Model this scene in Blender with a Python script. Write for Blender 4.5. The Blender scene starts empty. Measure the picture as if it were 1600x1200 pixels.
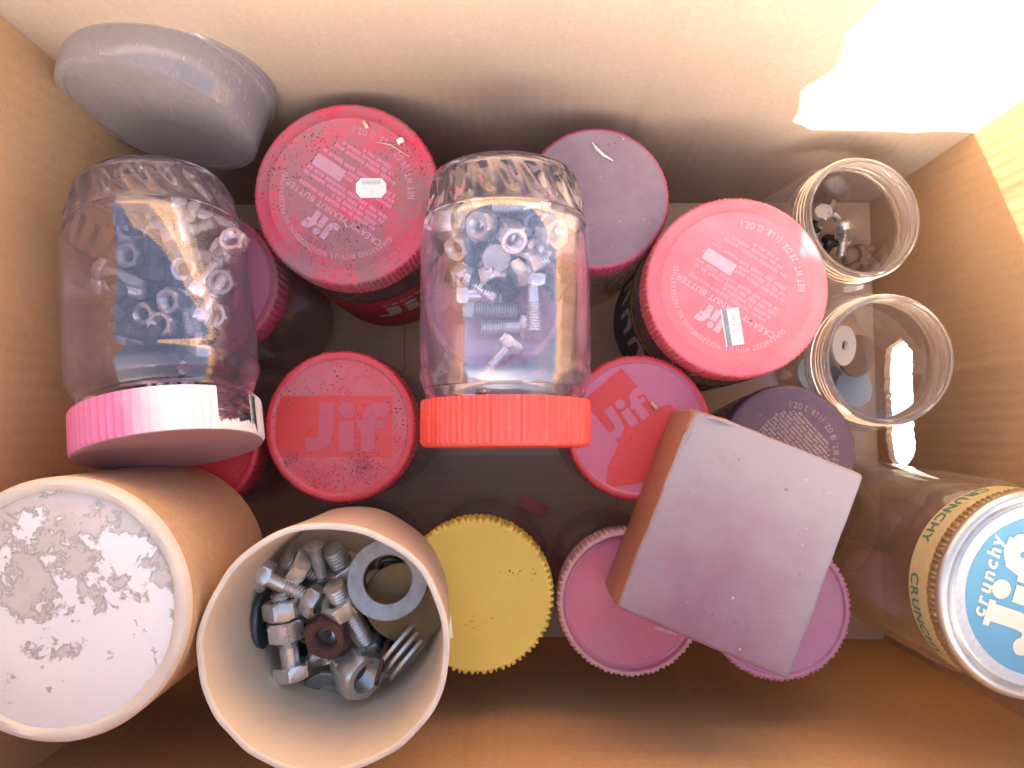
import bpy, bmesh, math, random
from mathutils import Vector, Matrix, Quaternion

random.seed(7)
PI = math.pi
R_ = math.radians
S = 0.001                                   # everything below is written in millimetres
scn = bpy.context.scene
col = scn.collection

# ------------------------------------------------------------------ camera
CAM_H = 520.0
FPX = 1156.0                                # focal length in photo pixels (1600 wide)
cam_d = bpy.data.cameras.new("camera")
cam = bpy.data.objects.new("camera", cam_d)
col.objects.link(cam)
cam.location = (0, 0, CAM_H * S)
cam.rotation_euler = (math.atan(80 / FPX), math.atan(12 / FPX), 0)
cam_d.sensor_width = 36
cam_d.lens = 36 * FPX / 1600
cam_d.clip_start = 0.02
cam_d.clip_end = 200
scn.camera = cam
CAM_R = cam.rotation_euler.to_matrix()


def at(px, py, z):
    """photo pixel -> world point (mm) on the level z above the box floor"""
    d = CAM_R @ Vector(((px - 800) / FPX, -(py - 600) / FPX, -1.0))
    t = (z - CAM_H) / d.z
    return Vector((d.x * t, d.y * t, z))


# ------------------------------------------------------------------ light
SUN_DIR = Vector((0.15, 1.0, -0.50)).normalized()      # the way the light travels
elev = math.asin(-SUN_DIR.z)
world = bpy.data.worlds.new("World")
scn.world = world
world.use_nodes = True
wn = world.node_tree
bg = wn.nodes["Background"]
sky = wn.nodes.new("ShaderNodeTexSky")
sky.sky_type = 'NISHITA'
sky.sun_disc = False
sky.sun_elevation = elev
sky.sun_rotation = math.atan2(-SUN_DIR.x, -SUN_DIR.y)
sky.air_density = 0.8
sky.dust_density = 6.0
sky.ozone_density = 0.0
wn.links.new(sky.outputs[0], bg.inputs[0])
bg.inputs[1].default_value = 0.15
sun_d = bpy.data.lights.new("sun", 'SUN')
sun_d.energy = 5.0
sun_d.angle = R_(0.5)
sun_d.color = (1.0, 0.95, 0.87)
sun = bpy.data.objects.new("sun", sun_d)
col.objects.link(sun)
sun.rotation_euler = SUN_DIR.to_track_quat('-Z', 'Y').to_euler()
sun.location = (-0.5, -3, 3)
scn.view_settings.view_transform = 'Standard'
scn.view_settings.look = 'None'
scn.view_settings.exposure = 2.36
scn.view_settings.gamma = 1
scn.render.engine = 'CYCLES'
scn.cycles.max_bounces = 16
scn.cycles.transmission_bounces = 14
scn.cycles.transparent_max_bounces = 16
scn.cycles.diffuse_bounces = 5
scn.cycles.glossy_bounces = 5
scn.cycles.sample_clamp_indirect = 6
scn.cycles.use_denoising = True


# ------------------------------------------------------------------ materials
def new_mat(name):
    m = bpy.data.materials.new(name)
    m.use_nodes = True
    nt = m.node_tree
    return m, nt, nt.nodes["Principled BSDF"]


def N(nt, kind, **kw):
    n = nt.nodes.new(kind)
    for k, v in kw.items():
        if k in n.inputs.keys():
            n.inputs[k].default_value = v
        else:
            setattr(n, k, v)
    return n


def rgb(c):
    return (c[0], c[1], c[2], 1.0)


def coords(nt):
    return nt.nodes.new("ShaderNodeTexCoord").outputs["Object"]


def noise(nt, vec, scale, detail=4, rough=0.6, dist=0.0):
    n = N(nt, "ShaderNodeTexNoise", Scale=scale, Detail=detail, Roughness=rough, Distortion=dist)
    nt.links.new(vec, n.inputs["Vector"])
    return n.outputs["Fac"]


def ramp(nt, fac, lo, hi, c0=(0, 0, 0), c1=(1, 1, 1)):
    r = nt.nodes.new("ShaderNodeValToRGB")
    r.color_ramp.elements[0].position = lo
    r.color_ramp.elements[1].position = hi
    r.color_ramp.elements[0].color = rgb(c0)
    r.color_ramp.elements[1].color = rgb(c1)
    nt.links.new(fac, r.inputs[0])
    return r.outputs[0]


def mixc(nt, fac, a, b):
    m = nt.nodes.new("ShaderNodeMix")
    m.data_type = 'RGBA'
    for sock, v in ((m.inputs[6], a), (m.inputs[7], b)):
        if isinstance(v, tuple):
            sock.default_value = rgb(v)
        else:
            nt.links.new(v, sock)
    if isinstance(fac, float):
        m.inputs[0].default_value = fac
    else:
        nt.links.new(fac, m.inputs[0])
    return m.outputs[2]


def math_(nt, op, a, b=None):
    m = nt.nodes.new("ShaderNodeMath")
    m.operation = op
    for i, v in enumerate((a, b)):
        if v is None:
            continue
        if isinstance(v, (int, float)):
            m.inputs[i].default_value = v
        else:
            nt.links.new(v, m.inputs[i])
    return m.outputs[0]


def bump(nt, bsdf, h, strength, dist=0.001):
    b = N(nt, "ShaderNodeBump", Strength=strength, Distance=dist)
    nt.links.new(h, b.inputs["Height"])
    nt.links.new(b.outputs[0], bsdf.inputs["Normal"])


def cardboard(name, c0, c1, axis='X', flute=0.35, rough=0.85):
    m, nt, b = new_mat(name)
    v = coords(nt)
    big = noise(nt, v, 9, 5, 0.6)
    fine = noise(nt, v, 420, 3, 0.7)
    st = nt.nodes.new("ShaderNodeMapping")
    nt.links.new(v, st.inputs[0])
    st.inputs["Scale"].default_value = {'X': (1, 1, .06), 'Y': (1, 1, .06), 'F': (.06, 1, 1)}[axis]
    fib = noise(nt, st.outputs[0], 260, 2, 0.6)
    c = mixc(nt, ramp(nt, big, .3, .7), c0, c1)
    c = mixc(nt, math_(nt, 'MULTIPLY', ramp(nt, fine, .35, .7), 0.34), c, tuple(x * .66 for x in c0))
    c = mixc(nt, math_(nt, 'MULTIPLY', ramp(nt, fib, .45, .75), 0.13), c, tuple(x * .74 for x in c0))
    scuff = ramp(nt, noise(nt, v, 45, 6, .75, .6), .60, .72)
    c = mixc(nt, math_(nt, 'MULTIPLY', scuff, .30), c, tuple(min(1, x * 1.25) for x in c1))
    dots = N(nt, "ShaderNodeTexVoronoi", Scale=170.0)
    nt.links.new(v, dots.inputs["Vector"])
    dm = ramp(nt, dots.outputs["Distance"], .06, .12, (1, 1, 1), (0, 0, 0))
    sel = ramp(nt, noise(nt, v, 60, 2), .52, .58)
    c = mixc(nt, math_(nt, 'MULTIPLY', math_(nt, 'MULTIPLY', dm, sel), .5), c, tuple(x * .45 for x in c0))
    nt.links.new(c, b.inputs["Base Color"])
    b.inputs["Roughness"].default_value = rough
    b.inputs["Specular IOR Level"].default_value = 0.25
    w = N(nt, "ShaderNodeTexWave", Scale=44.0, Distortion=0.25, Detail=1.0)
    w.wave_type = 'BANDS'
    w.bands_direction = {'X': 'X', 'Y': 'Y', 'F': 'Y'}[axis]
    w.inputs["Detail Scale"].default_value = 2.0
    nt.links.new(v, w.inputs["Vector"])
    h = math_(nt, 'ADD', math_(nt, 'MULTIPLY', w.outputs["Fac"], flute), math_(nt, 'MULTIPLY', fib, .3))
    bump(nt, b, h, 0.45, 0.0008)
    return m


def plastic(name, base, dust=(0.35, 0.30, 0.30), amount=0.35, speck=0.0, rough=0.32, dust_scale=28, var=0.15, light=0.3, seed=0.0, lo=.38, hi=.66):
    """moulded plastic, more or less dusty, with optional dark grit"""
    m, nt, b = new_mat(name)
    mp = nt.nodes.new("ShaderNodeMapping")
    nt.links.new(coords(nt), mp.inputs[0])
    mp.inputs["Location"].default_value = (seed, seed * 1.7, 0)
    v = mp.outputs[0]
    n1 = noise(nt, v, dust_scale, 6, 0.65, 0.4)
    n2 = noise(nt, v, dust_scale * 9, 4, 0.7)
    c = mixc(nt, math_(nt, 'MULTIPLY', n2, var), base, tuple(min(1, x * 1.5 + .02) for x in base))
    dm = math_(nt, 'MULTIPLY', ramp(nt, math_(nt, 'ADD', math_(nt, 'MULTIPLY', n1, .75), math_(nt, 'MULTIPLY', n2, .25)), lo, hi), amount)
    c = mixc(nt, dm, c, dust)
    if light > 0:                          # pale lint
        vo = N(nt, "ShaderNodeTexVoronoi", Scale=260.0)
        nt.links.new(v, vo.inputs["Vector"])
        lm = math_(nt, 'MULTIPLY', ramp(nt, vo.outputs["Distance"], .07, .14, (1, 1, 1), (0, 0, 0)), ramp(nt, noise(nt, v, 190, 1), .60, .66))
        c = mixc(nt, math_(nt, 'MULTIPLY', lm, light), c, (.75, .7, .66))
    if speck > 0:
        vo = N(nt, "ShaderNodeTexVoronoi", Scale=620.0)
        nt.links.new(v, vo.inputs["Vector"])
        dots = ramp(nt, vo.outputs["Distance"], .22, .38, (1, 1, 1), (0, 0, 0))
        where = ramp(nt, noise(nt, v, 34, 5, .75), .60 - .14 * speck, .72 - .10 * speck)
        pick = ramp(nt, noise(nt, v, 520, 0), .42, .52)
        sm = math_(nt, 'MULTIPLY', math_(nt, 'MULTIPLY', dots, where), pick)
        c = mixc(nt, sm, c, (.035, .025, .02))
    nt.links.new(c, b.inputs["Base Color"])
    r = math_(nt, 'ADD', math_(nt, 'MULTIPLY', dm, .5), rough)
    nt.links.new(r, b.inputs["Roughness"])
    b.inputs["IOR"].default_value = 1.49
    bump(nt, b, n2, 0.08, 0.0004)
    return m


def clear(name, tint, haze=0.10, haze_col=(.6, .57, .6), rough=0.03, scratches=0.25, ior=1.58, even=0.0):
    """clear moulded plastic or glass with a scuffed, dusty skin"""
    m, nt, b = new_mat(name)
    v = coords(nt)
    b.inputs["Base Color"].default_value = rgb(tint)
    b.inputs["Transmission Weight"].default_value = 1.0
    b.inputs["IOR"].default_value = ior
    b.inputs["Roughness"].default_value = rough
    df = N(nt, "ShaderNodeBsdfDiffuse")
    df.inputs[0].default_value = rgb(haze_col)
    tl = N(nt, "ShaderNodeBsdfTranslucent")
    tl.inputs[0].default_value = rgb(haze_col)
    mx0 = nt.nodes.new("ShaderNodeMixShader")
    mx0.inputs[0].default_value = 0.5
    nt.links.new(df.outputs[0], mx0.inputs[1])
    nt.links.new(tl.outputs[0], mx0.inputs[2])
    st = nt.nodes.new("ShaderNodeMapping")
    nt.links.new(v, st.inputs[0])
    st.inputs["Scale"].default_value = (1, .12, .12)
    st.inputs["Rotation"].default_value = (0.5, .4, .9)
    scr = ramp(nt, noise(nt, st.outputs[0], 900, 2, .7), .60, .72)
    cl = ramp(nt, noise(nt, v, 26, 4, .7), .35, .75)
    if even:                                # mostly even frosting
        cl = math_(nt, 'ADD', math_(nt, 'MULTIPLY', cl, 1 - even), even * .5)
    f = math_(nt, 'ADD', math_(nt, 'MULTIPLY', math_(nt, 'MULTIPLY', scr, cl), scratches),
              math_(nt, 'MULTIPLY', math_(nt, 'ADD', cl, .5), haze))
    mx = nt.nodes.new("ShaderNodeMixShader")
    nt.links.new(f, mx.inputs[0])
    nt.links.new(b.outputs[0], mx.inputs[1])
    nt.links.new(mx0.outputs[0], mx.inputs[2])
    nt.links.new(mx.outputs[0], nt.nodes["Material Output"].inputs[0])
    return m


def clear_thin(name, tint, haze=0.05, haze_col=(.6, .57, .6), rough=0.03, scratches=0.2, refl=.05, mottle=26):
    """thin blown plastic: straight see-through, a reflection that grows at glancing angles, scuffs"""
    m, nt, b = new_mat(name)
    nt.nodes.remove(b)
    v = coords(nt)
    tr = N(nt, "ShaderNodeBsdfTransparent")
    tr.inputs[0].default_value = rgb(tint)
    gl = N(nt, "ShaderNodeBsdfGlossy", Roughness=rough)
    gl.inputs[0].default_value = (1, 1, 1, 1)
    lw = N(nt, "ShaderNodeLayerWeight", Blend=0.5)
    f = math_(nt, 'ADD', math_(nt, 'MULTIPLY', math_(nt, 'POWER', lw.outputs["Facing"], 4.0), .55), refl)
    df = N(nt, "ShaderNodeBsdfDiffuse")
    df.inputs[0].default_value = rgb(haze_col)
    tl = N(nt, "ShaderNodeBsdfTranslucent")
    tl.inputs[0].default_value = rgb(haze_col)

    def mix(fac, a, c):
        x = nt.nodes.new("ShaderNodeMixShader")
        if isinstance(fac, float):
            x.inputs[0].default_value = fac
        else:
            nt.links.new(fac, x.inputs[0])
        nt.links.new(a, x.inputs[1])
        nt.links.new(c, x.inputs[2])
        return x.outputs[0]
    st = nt.nodes.new("ShaderNodeMapping")
    nt.links.new(v, st.inputs[0])
    st.inputs["Scale"].default_value = (1, .12, .12)
    st.inputs["Rotation"].default_value = (0.5, .4, .9)
    scr = ramp(nt, noise(nt, st.outputs[0], 900, 2, .7), .60, .70)
    cl = ramp(nt, noise(nt, v, mottle, 4, .7), .35, .75)
    rim = math_(nt, 'MULTIPLY', math_(nt, 'POWER', lw.outputs["Facing"], 2.0), haze * 2.5)
    h = math_(nt, 'ADD', math_(nt, 'ADD', math_(nt, 'MULTIPLY', math_(nt, 'MULTIPLY', scr, cl), scratches), rim),
              math_(nt, 'MULTIPLY', math_(nt, 'ADD', math_(nt, 'MULTIPLY', cl, .6), .7), haze))
    out = mix(f, mix(h, tr.outputs[0], mix(.5, df.outputs[0], tl.outputs[0])), gl.outputs[0])
    nt.links.new(out, nt.nodes["Material Output"].inputs[0])
    return m


def metal(name, base, rough=0.38, metallic=0.85, dirt=(.12, .10, .08), amount=0.4, scale=160):
    m, nt, b = new_mat(name)
    v = coords(nt)
    n1 = noise(nt, v, scale, 5, .65)
    n2 = noise(nt, v, scale * 6, 3, .6)
    k = math_(nt, 'MULTIPLY', ramp(nt, n1, .42, .72), amount)
    c = mixc(nt, k, base, dirt)
    c = mixc(nt, math_(nt, 'MULTIPLY', n2, .25), c, tuple(x * .6 for x in base))
    nt.links.new(c, b.inputs["Base Color"])
    b.inputs["Metallic"].default_value = metallic
    nt.links.new(math_(nt, 'ADD', math_(nt, 'MULTIPLY', n1, .25), rough - .1), b.inputs["Roughness"])
    bump(nt, b, n2, 0.15, 0.0004)
    return m


def flat(name, c, rough=0.6, var=0.12, scale=200):
    m, nt, b = new_mat(name)
    n = noise(nt, coords(nt), scale, 4, .7)
    nt.links.new(mixc(nt, math_(nt, 'MULTIPLY', n, var * 2), c, tuple(x * .6 for x in c)), b.inputs["Base Color"])
    b.inputs["Roughness"].default_value = rough
    return m


def flaky(name):
    """white paint flaking off a pale grey paper end"""
    m, nt, b = new_mat(name)
    v = coords(nt)
    n1 = noise(nt, v, 34, 9, .68, .3)
    sep = nt.nodes.new("ShaderNodeSeparateXYZ")
    nt.links.new(v, sep.inputs[0])
    grad = math_(nt, 'MULTIPLY', math_(nt, 'ADD', math_(nt, 'MULTIPLY', sep.outputs[1], -1.0), math_(nt, 'MULTIPLY', sep.outputs[0], .35)), 2.2)
    n3 = noise(nt, v, 150, 6, .75)
    k = ramp(nt, math_(nt, 'ADD', math_(nt, 'ADD', math_(nt, 'MULTIPLY', n1, .8), math_(nt, 'MULTIPLY', n3, .22)), grad), .475, .505)
    under = mixc(nt, ramp(nt, noise(nt, v, 60, 5, .7), .35, .7), (.68, .62, .57), (.58, .52, .46))
    c = mixc(nt, k, under, (.88, .865, .82))
    d = ramp(nt, noise(nt, v, 210, 3, .7), .71, .75)
    c = mixc(nt, math_(nt, 'MULTIPLY', d, .75), c, (.16, .12, .09))
    nt.links.new(c, b.inputs["Base Color"])
    b.inputs["Roughness"].default_value = .75
    bump(nt, b, k, .8, .0008)
    return m


M = {}
M['back'] = cardboard("kraft_inner_darkened", (.405, .325, .262), (.365, .285, .225), 'X')  # same kraft as the sides, darkened to offset strong light on this wall
M['side'] = cardboard("kraft_inner_b", (.58, .36, .185), (.51, .305, .15), 'Y', .28)
M['front'] = cardboard("kraft_inner_lightened", (.70, .42, .19), (.62, .36, .155), 'X', .25)  # same kraft, colour lightened in place of missing bounce light
M['floor'] = cardboard("kraft_floor", (.64, .48, .34), (.58, .42, .29), 'F', rough=.65)
M['tape'] = flat("glossy_packing_tape", (.66, .48, .33), .38, .2, 60)
M['edge'] = flat("kraft_cut_edge", (.42, .28, .16), .9)
M['red'] = plastic("red_plastic", (.60, .035, .055), (.42, .22, .25), .25, 0, .3)
M['red_dusty'] = plastic("red_plastic_dusty", (.62, .03, .085), (.27, .145, .16), .92, .9, .36, 30, seed=.3, lo=.36, hi=.58)
M['red_grit'] = plastic("red_plastic_grit", (.62, .06, .085), (.50, .19, .22), .85, 1.15, .38, 22, seed=.11, lo=.38, hi=.62)
M['red_clean'] = plastic("red_plastic_wiped", (.61, .055, .055), (.5, .08, .08), .25, .4, .36, seed=.11)
M['pinkred'] = plastic("sunfaded_red_plastic", (.80, .15, .18), (.74, .30, .31), .5, 0, .32, 18)
M['coral'] = plastic("coral_plastic", (.78, .075, .05), (.72, .2, .17), .3, 0, .3, 40, light=.2)
M['purple_rim'] = plastic("purple_red_plastic", (.42, .05, .13), (.30, .16, .22), .7, 0, .4, 20)
M['greydust'] = plastic("dust_covered_lid", (.22, .13, .17), (.30, .24, .265), .85, .3, .55, 22, light=.7, lo=.36, hi=.64)
M['yellow'] = plastic("yellow_plastic", (.86, .70, .115), (.78, .62, .16), .5, .12, .34, 30, var=.05, light=.0, seed=.5)
M['pink'] = plastic("pink_plastic", (.60, .14, .24), (.55, .30, .37), .7, 0, .36, 24, seed=.9)
M['lilac'] = plastic("lilac_plastic", (.52, .22, .38), (.54, .36, .46), .6, 0, .4, 24, seed=.2)
M['palerim'] = plastic("bleached_rim", (.62, .42, .43), (.45, .25, .27), .6, 0, .5, 60)
M['plum'] = plastic("plum_plastic", (.13, .07, .10), (.22, .15, .17), .6, 0, .38, 26, light=.35)
M['white'] = plastic("white_plastic_pink_stain", (.78, .76, .75), (.70, .66, .64), .4, 0, .4, 30, light=.0)
M['print'] = flat("pale_pink_print", (.82, .42, .47), .5, .2, 400)
M['print_dusty'] = flat("dusty_pink_print", (.58, .29, .38), .55, .45, 160)
M['print_soft'] = flat("faint_pink_print", (.84, .30, .35), .5, .3, 300)
M['print_tan'] = flat("tan_print", (.42, .34, .28), .6, .3, 300)
M['film'] = flat("lid_pink_film", (.60, .105, .15), .4, .3, 90)
M['film2'] = flat("lid_mauve_film", (.60, .17, .27), .4, .2, 90)
M['sticker'] = flat("sticker_paper", (.74, .75, .72), .7, .15, 150)
M['ink'] = flat("grey_ink", (.26, .28, .30), .7)
M['inklight'] = flat("light_grey_ink", (.50, .52, .53), .7)
M['clear'] = clear_thin("clear_plastic_violet", (.975, .955, .985), .034, (.68, .60, .78), .018, .14, .115)
M['clear_scuffed'] = clear_thin("clear_plastic_scuffed", (.93, .91, .95), .055, (.56, .50, .62), .03, .38, .075)
M['clear_dark'] = clear_thin("clear_plastic_old", (.95, .92, .93), .05, (.42, .35, .38), .06, .1, .045)
M['clear_open'] = clear_thin("clear_plastic_open_jar", (.98, .96, .965), .03, (.75, .68, .72), .03, .12, .05)
M['clear_neck'] = clear("milky_jar_neck", (.98, .96, .95), .14, (.88, .82, .80), .04, .1)
M['clear_ref'] = clear("clear_plastic_thick_base", (.97, .94, .98), .035, (.66, .57, .68), .02, .05, 1.5)
M['clear_ref2'] = clear("clear_plastic_thick_base_worn", (.93, .88, .95), .07, (.56, .48, .56), .03, .15, 1.5)
M['glass'] = clear_thin("old_brown_glass", (.95, .92, .86), .11, (.52, .42, .33), .02, .1, .06, 40)
M['frost'] = clear_thin("frosted_tub_plastic", (.93, .92, .95), .30, (.60, .585, .62), .12, .3, .06, 18)
M['zinc'] = metal("galvanised_steel", (.72, .72, .69), .34, .78, (.25, .23, .2), .3)
M['zinc_bright'] = metal("bright_zinc", (.88, .88, .86), .27, .82, (.3, .28, .24), .25)
M['zinc_dull'] = metal("dull_zinc", (.46, .47, .46), .45, .7)
M['zinc_blue'] = metal("blued_steel", (.18, .25, .34), .36, .8)
M['dark'] = metal("blackened_steel", (.07, .07, .075), .4, .8)
M['olive'] = metal("olive_passivated_steel", (.17, .145, .08), .5, .6)
M['rust'] = metal("rusty_steel", (.15, .075, .055), .65, .35, (.07, .035, .025), .6)
M['tan'] = flat("tan_washer_paint", (.36, .24, .17), .5, .4, 120)
M['paleblue'] = flat("pale_blue_fibre", (.42, .52, .60), .5, .2, 120)
M['silver'] = metal("tinned_lid", (.62, .62, .60), .36, .85, (.36, .33, .28), .5, 70)
M['tubecard'] = cardboard("paper_tube", (.55, .36, .20), (.62, .43, .27), 'X', .05, .7)
M['tubepale'] = cardboard("paper_tube_pale", (.60, .48, .38), (.55, .43, .33), 'X', .05, .6)
M['tubein'] = flat("paper_tube_inside", (.78, .65, .48), .65, .2, 40)
M['tuberim'] = flat("paper_tube_rim", (.76, .68, .56), .8, .2, 90)
M['flaky'] = flaky("flaking_white_end")
M['blue'] = flat("pale_blue_lacquer", (.12, .33, .47), .5, .3, 70)
M['cream'] = flat("cream_lettering", (.60, .58, .47), .5, .12)
M['ringwhite'] = flat("worn_white_ring", (.60, .61, .59), .4, .35, 150)
M['whiteprint'] = flat("white_lettering", (.78, .78, .74), .5, .1)
M['goldband'] = flat("yellowed_neck_band", (.54, .45, .23), .5, .35, 80)
M['greenink'] = flat("green_ink", (.05, .20, .13), .6)
M['rustband'] = metal("tarnished_lid_skirt", (.40, .28, .13), .5, .5, (.15, .075, .035), .6, 120)
M['labelred'] = flat("red_paper_label", (.48, .03, .05), .5, .2)
M['labelgreen'] = flat("dark_green_label", (.02, .075, .045), .5, .2)
M['labelyellow'] = flat("yellow_label_edge", (.50, .33, .04), .5, .2)
M['labelwhite'] = flat("white_label_print", (.60, .55, .60), .5, .15)
M['black'] = flat("black_ink", (.03, .03, .03), .6)
M['straw'] = flat("dry_straw", (.52, .44, .32), .8)
M['concrete'] = flat("pale_concrete", (.62, .60, .56), .9, .15, 8)
M['dark_inside'] = flat("dark_grey_grit", (.05, .045, .05), .8)


def mauve():
    m, nt, b = new_mat("mauve_dusty_paper")
    v = coords(nt)
    sep = nt.nodes.new("ShaderNodeSeparateXYZ")
    nt.links.new(v, sep.inputs[0])
    # the stain fades to bare grey towards one edge
    g = math_(nt, 'ADD', math_(nt, 'MULTIPLY', sep.outputs[1], 8.0), math_(nt, 'MULTIPLY', noise(nt, v, 26, 5, .7), 1.0))
    g = math_(nt, 'ADD', g, math_(nt, 'MULTIPLY', math_(nt, 'POWER', math_(nt, 'ABSOLUTE', sep.outputs[0]), 2.0), 170.0))
    c = mixc(nt, ramp(nt, g, .15, .85), (.245, .110, .155), (.315, .275, .285))
    c = mixc(nt, math_(nt, 'MULTIPLY', noise(nt, v, 300, 3), .25), c, (.36, .27, .30))
    vo = N(nt, "ShaderNodeTexVoronoi", Scale=150.0)
    nt.links.new(v, vo.inputs["Vector"])
    lm = math_(nt, 'MULTIPLY', ramp(nt, vo.outputs["Distance"], .05, .10, (1, 1, 1), (0, 0, 0)), ramp(nt, noise(nt, v, 130, 1), .55, .62))
    c = mixc(nt, math_(nt, 'MULTIPLY', lm, .7), c, (.8, .75, .72))
    d = ramp(nt, noise(nt, v, 190, 2, .6), .70, .76)
    c = mixc(nt, math_(nt, 'MULTIPLY', d, .6), c, (.13, .09, .09))
    nt.links.new(c, b.inputs["Base Color"])
    b.inputs["Roughness"].default_value = .65
    b.inputs["Specular IOR Level"].default_value = .3
    bump(nt, b, noise(nt, v, 120, 3), .12, .0005)
    return m


M['mauve'] = mauve()
M['boxside'] = flat("brown_paper_side", (.40, .19, .10), .45, .25, 30)


def stained_white():
    m, nt, b = new_mat("white_lid_with_pink_side")
    v = coords(nt)
    sep = nt.nodes.new("ShaderNodeSeparateXYZ")
    nt.links.new(v, sep.inputs[0])
    g = math_(nt, 'ADD', math_(nt, 'MULTIPLY', sep.outputs[0], 16.0), math_(nt, 'MULTIPLY', noise(nt, v, 50, 4), .3))
    c = mixc(nt, ramp(nt, g, -.65, .30), (.72, .20, .36), (.80, .78, .73))
    nt.links.new(c, b.inputs["Base Color"])
    b.inputs["Roughness"].default_value = .42
    return m


M['whitelid'] = stained_white()
M['whitelid_face'] = plastic("stained_lid_face", (.36, .19, .20), (.44, .28, .28), .7, .1, .5, 22, light=.1)


# ------------------------------------------------------------------ mesh helpers
class MB:
    """collects geometry (mm) and links it as one object"""

    def __init__(s):
        s.v, s.f, s.mi = [], [], []

    def add(s, verts, faces, mi=0):
        o = len(s.v)
        s.v += [tuple(p) for p in verts]
        s.f += [tuple(i + o for i in f) for f in faces]
        s.mi += [mi] * len(faces)
        return s

    def lathe(s, prof, seg=48, mod=None, mi=0, closed=False, th0=0.0, th1=2 * PI):
        full = abs(th1 - th0 - 2 * PI) < 1e-6
        n = seg if full else seg + 1
        rows, verts, faces = [], [], []
        for i, (r, z) in enumerate(prof):
            if r < 1e-6:
                rows.append([len(verts)])
                verts.append((0, 0, z))
                continue
            row = []
            for k in range(n):
                t = th0 + (th1 - th0) * k / seg
                rr, zz = (r, z) if mod is None else mod(t, r, z, i)
                row.append(len(verts))
                verts.append((rr * math.cos(t), rr * math.sin(t), zz))
            rows.append(row)
        pairs = [(i, i + 1) for i in range(len(prof) - 1)]
        if closed:
            pairs.append((len(prof) - 1, 0))
        for i, j in pairs:
            a, b = rows[i], rows[j]
            if len(a) == 1 and len(b) == 1:
                continue
            for k in range(seg):
                k2 = (k + 1) % n
                if len(a) == 1:
                    faces.append((a[0], b[k2], b[k]))
                elif len(b) == 1:
                    faces.append((a[k], a[k2], b[0]))
                else:
                    faces.append((a[k], a[k2], b[k2], b[k]))
        return s.add(verts, faces, mi)

    def box(s, lo, hi, mi=0):
        x0, y0, z0 = lo
        x1, y1, z1 = hi
        v = [(x0, y0, z0), (x1, y0, z0), (x1, y1, z0), (x0, y1, z0), (x0, y0, z1), (x1, y0, z1), (x1, y1, z1), (x0, y1, z1)]
        f = [(0, 3, 2, 1), (4, 5, 6, 7), (0, 1, 5, 4), (1, 2, 6, 5), (2, 3, 7, 6), (3, 0, 4, 7)]
        return s.add(v, f, mi)

    def tube(s, pts, r, seg=6):
        pts = [Vector(p) for p in pts]
        verts, faces = [], []
        for i, p in enumerate(pts):
            d = (pts[min(i + 1, len(pts) - 1)] - pts[max(i - 1, 0)]).normalized()
            q = d.to_track_quat('Z', 'Y')
            rr = r[i] if isinstance(r, (list, tuple)) else r
            for k in range(seg):
                t = 2 * PI * k / seg
                verts.append(p + q @ Vector((rr * math.cos(t), rr * math.sin(t), 0)))
        for i in range(len(pts) - 1):
            for k in range(seg):
                a, b = i * seg + k, i * seg + (k + 1) % seg
                faces.append((a, b, b + seg, a + seg))
        faces.append(tuple(reversed(range(seg))))
        faces.append(tuple(range(len(verts) - seg, len(verts))))
        return s.add(verts, faces)

    def mesh(s, name, mats, smooth=True, angle=38):
        me = bpy.data.meshes.new(name)
        me.from_pydata([(x * S, y * S, z * S) for x, y, z in s.v], [], s.f)
        for m in (mats if isinstance(mats, (list, tuple)) else [mats]):
            me.materials.append(m)
        for p, i in zip(me.polygons, s.mi):
            p.material_index = i
            p.use_smooth = smooth
        me.validate()
        me.update()
        if smooth:
            me.set_sharp_from_angle(angle=R_(angle))
        return me

    def build(s, name, mats, parent=None, smooth=True, angle=38):
        bm = bmesh.new()
        me = s.mesh(name, mats, smooth, angle)
        bm.from_mesh(me)
        bmesh.ops.recalc_face_normals(bm, faces=bm.faces)
        bm.to_mesh(me)
        bm.free()
        if smooth:
            me.set_sharp_from_angle(angle=R_(angle))
        o = bpy.data.objects.new(name, me)
        col.objects.link(o)
        if parent is not None:
            o.parent = parent
        return o


def tag(o, label, cat, group=None, kind=None):
    if label:
        o['label'] = label
    if cat:
        o['category'] = cat
    if group:
        o['group'] = group
    if kind:
        o['kind'] = kind
    return o


def pose(o, loc, axis=(0, 0, 1), spin=0.0):
    """put a thing's origin at loc (mm), its z along axis, spun (degrees) round it"""
    q = Vector((0, 0, 1)).rotation_difference(Vector(axis).normalized()) @ Quaternion((0, 0, 1), R_(spin))
    o.location = Vector(loc) * S
    o.rotation_euler = q.to_euler()
    return o


def thing(name, label, cat, loc, axis=(0, 0, 1), spin=0.0, group=None):
    o = bpy.data.objects.new(name, None)
    o.empty_display_size = 0.02
    col.objects.link(o)
    tag(o, label, cat, group)
    return pose(o, loc, axis, spin)


def copy_thing(src, label, loc, axis, spin=0.0, group=None, mat=None):
    c = src.copy()
    col.objects.link(c)
    for ch in src.children:
        d = ch.copy()
        col.objects.link(d)
        d.parent = c
        if mat:
            d.data = with_mat(d.data, mat)
    if mat and c.type == 'MESH':
        c.data = with_mat(c.data, mat)
    c['label'] = label
    if group:
        c['group'] = group
    return pose(c, loc, axis, spin)


_wm = {}


def with_mat(me, mat):
    key = (me.name, mat.name)
    if key not in _wm:
        d = me.copy()
        d.materials.clear()
        d.materials.append(mat)
        _wm[key] = d
    return _wm[key]


# ------------------------------------------------------------------ print (flat lettering on surfaces)
_gl = {}


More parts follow.
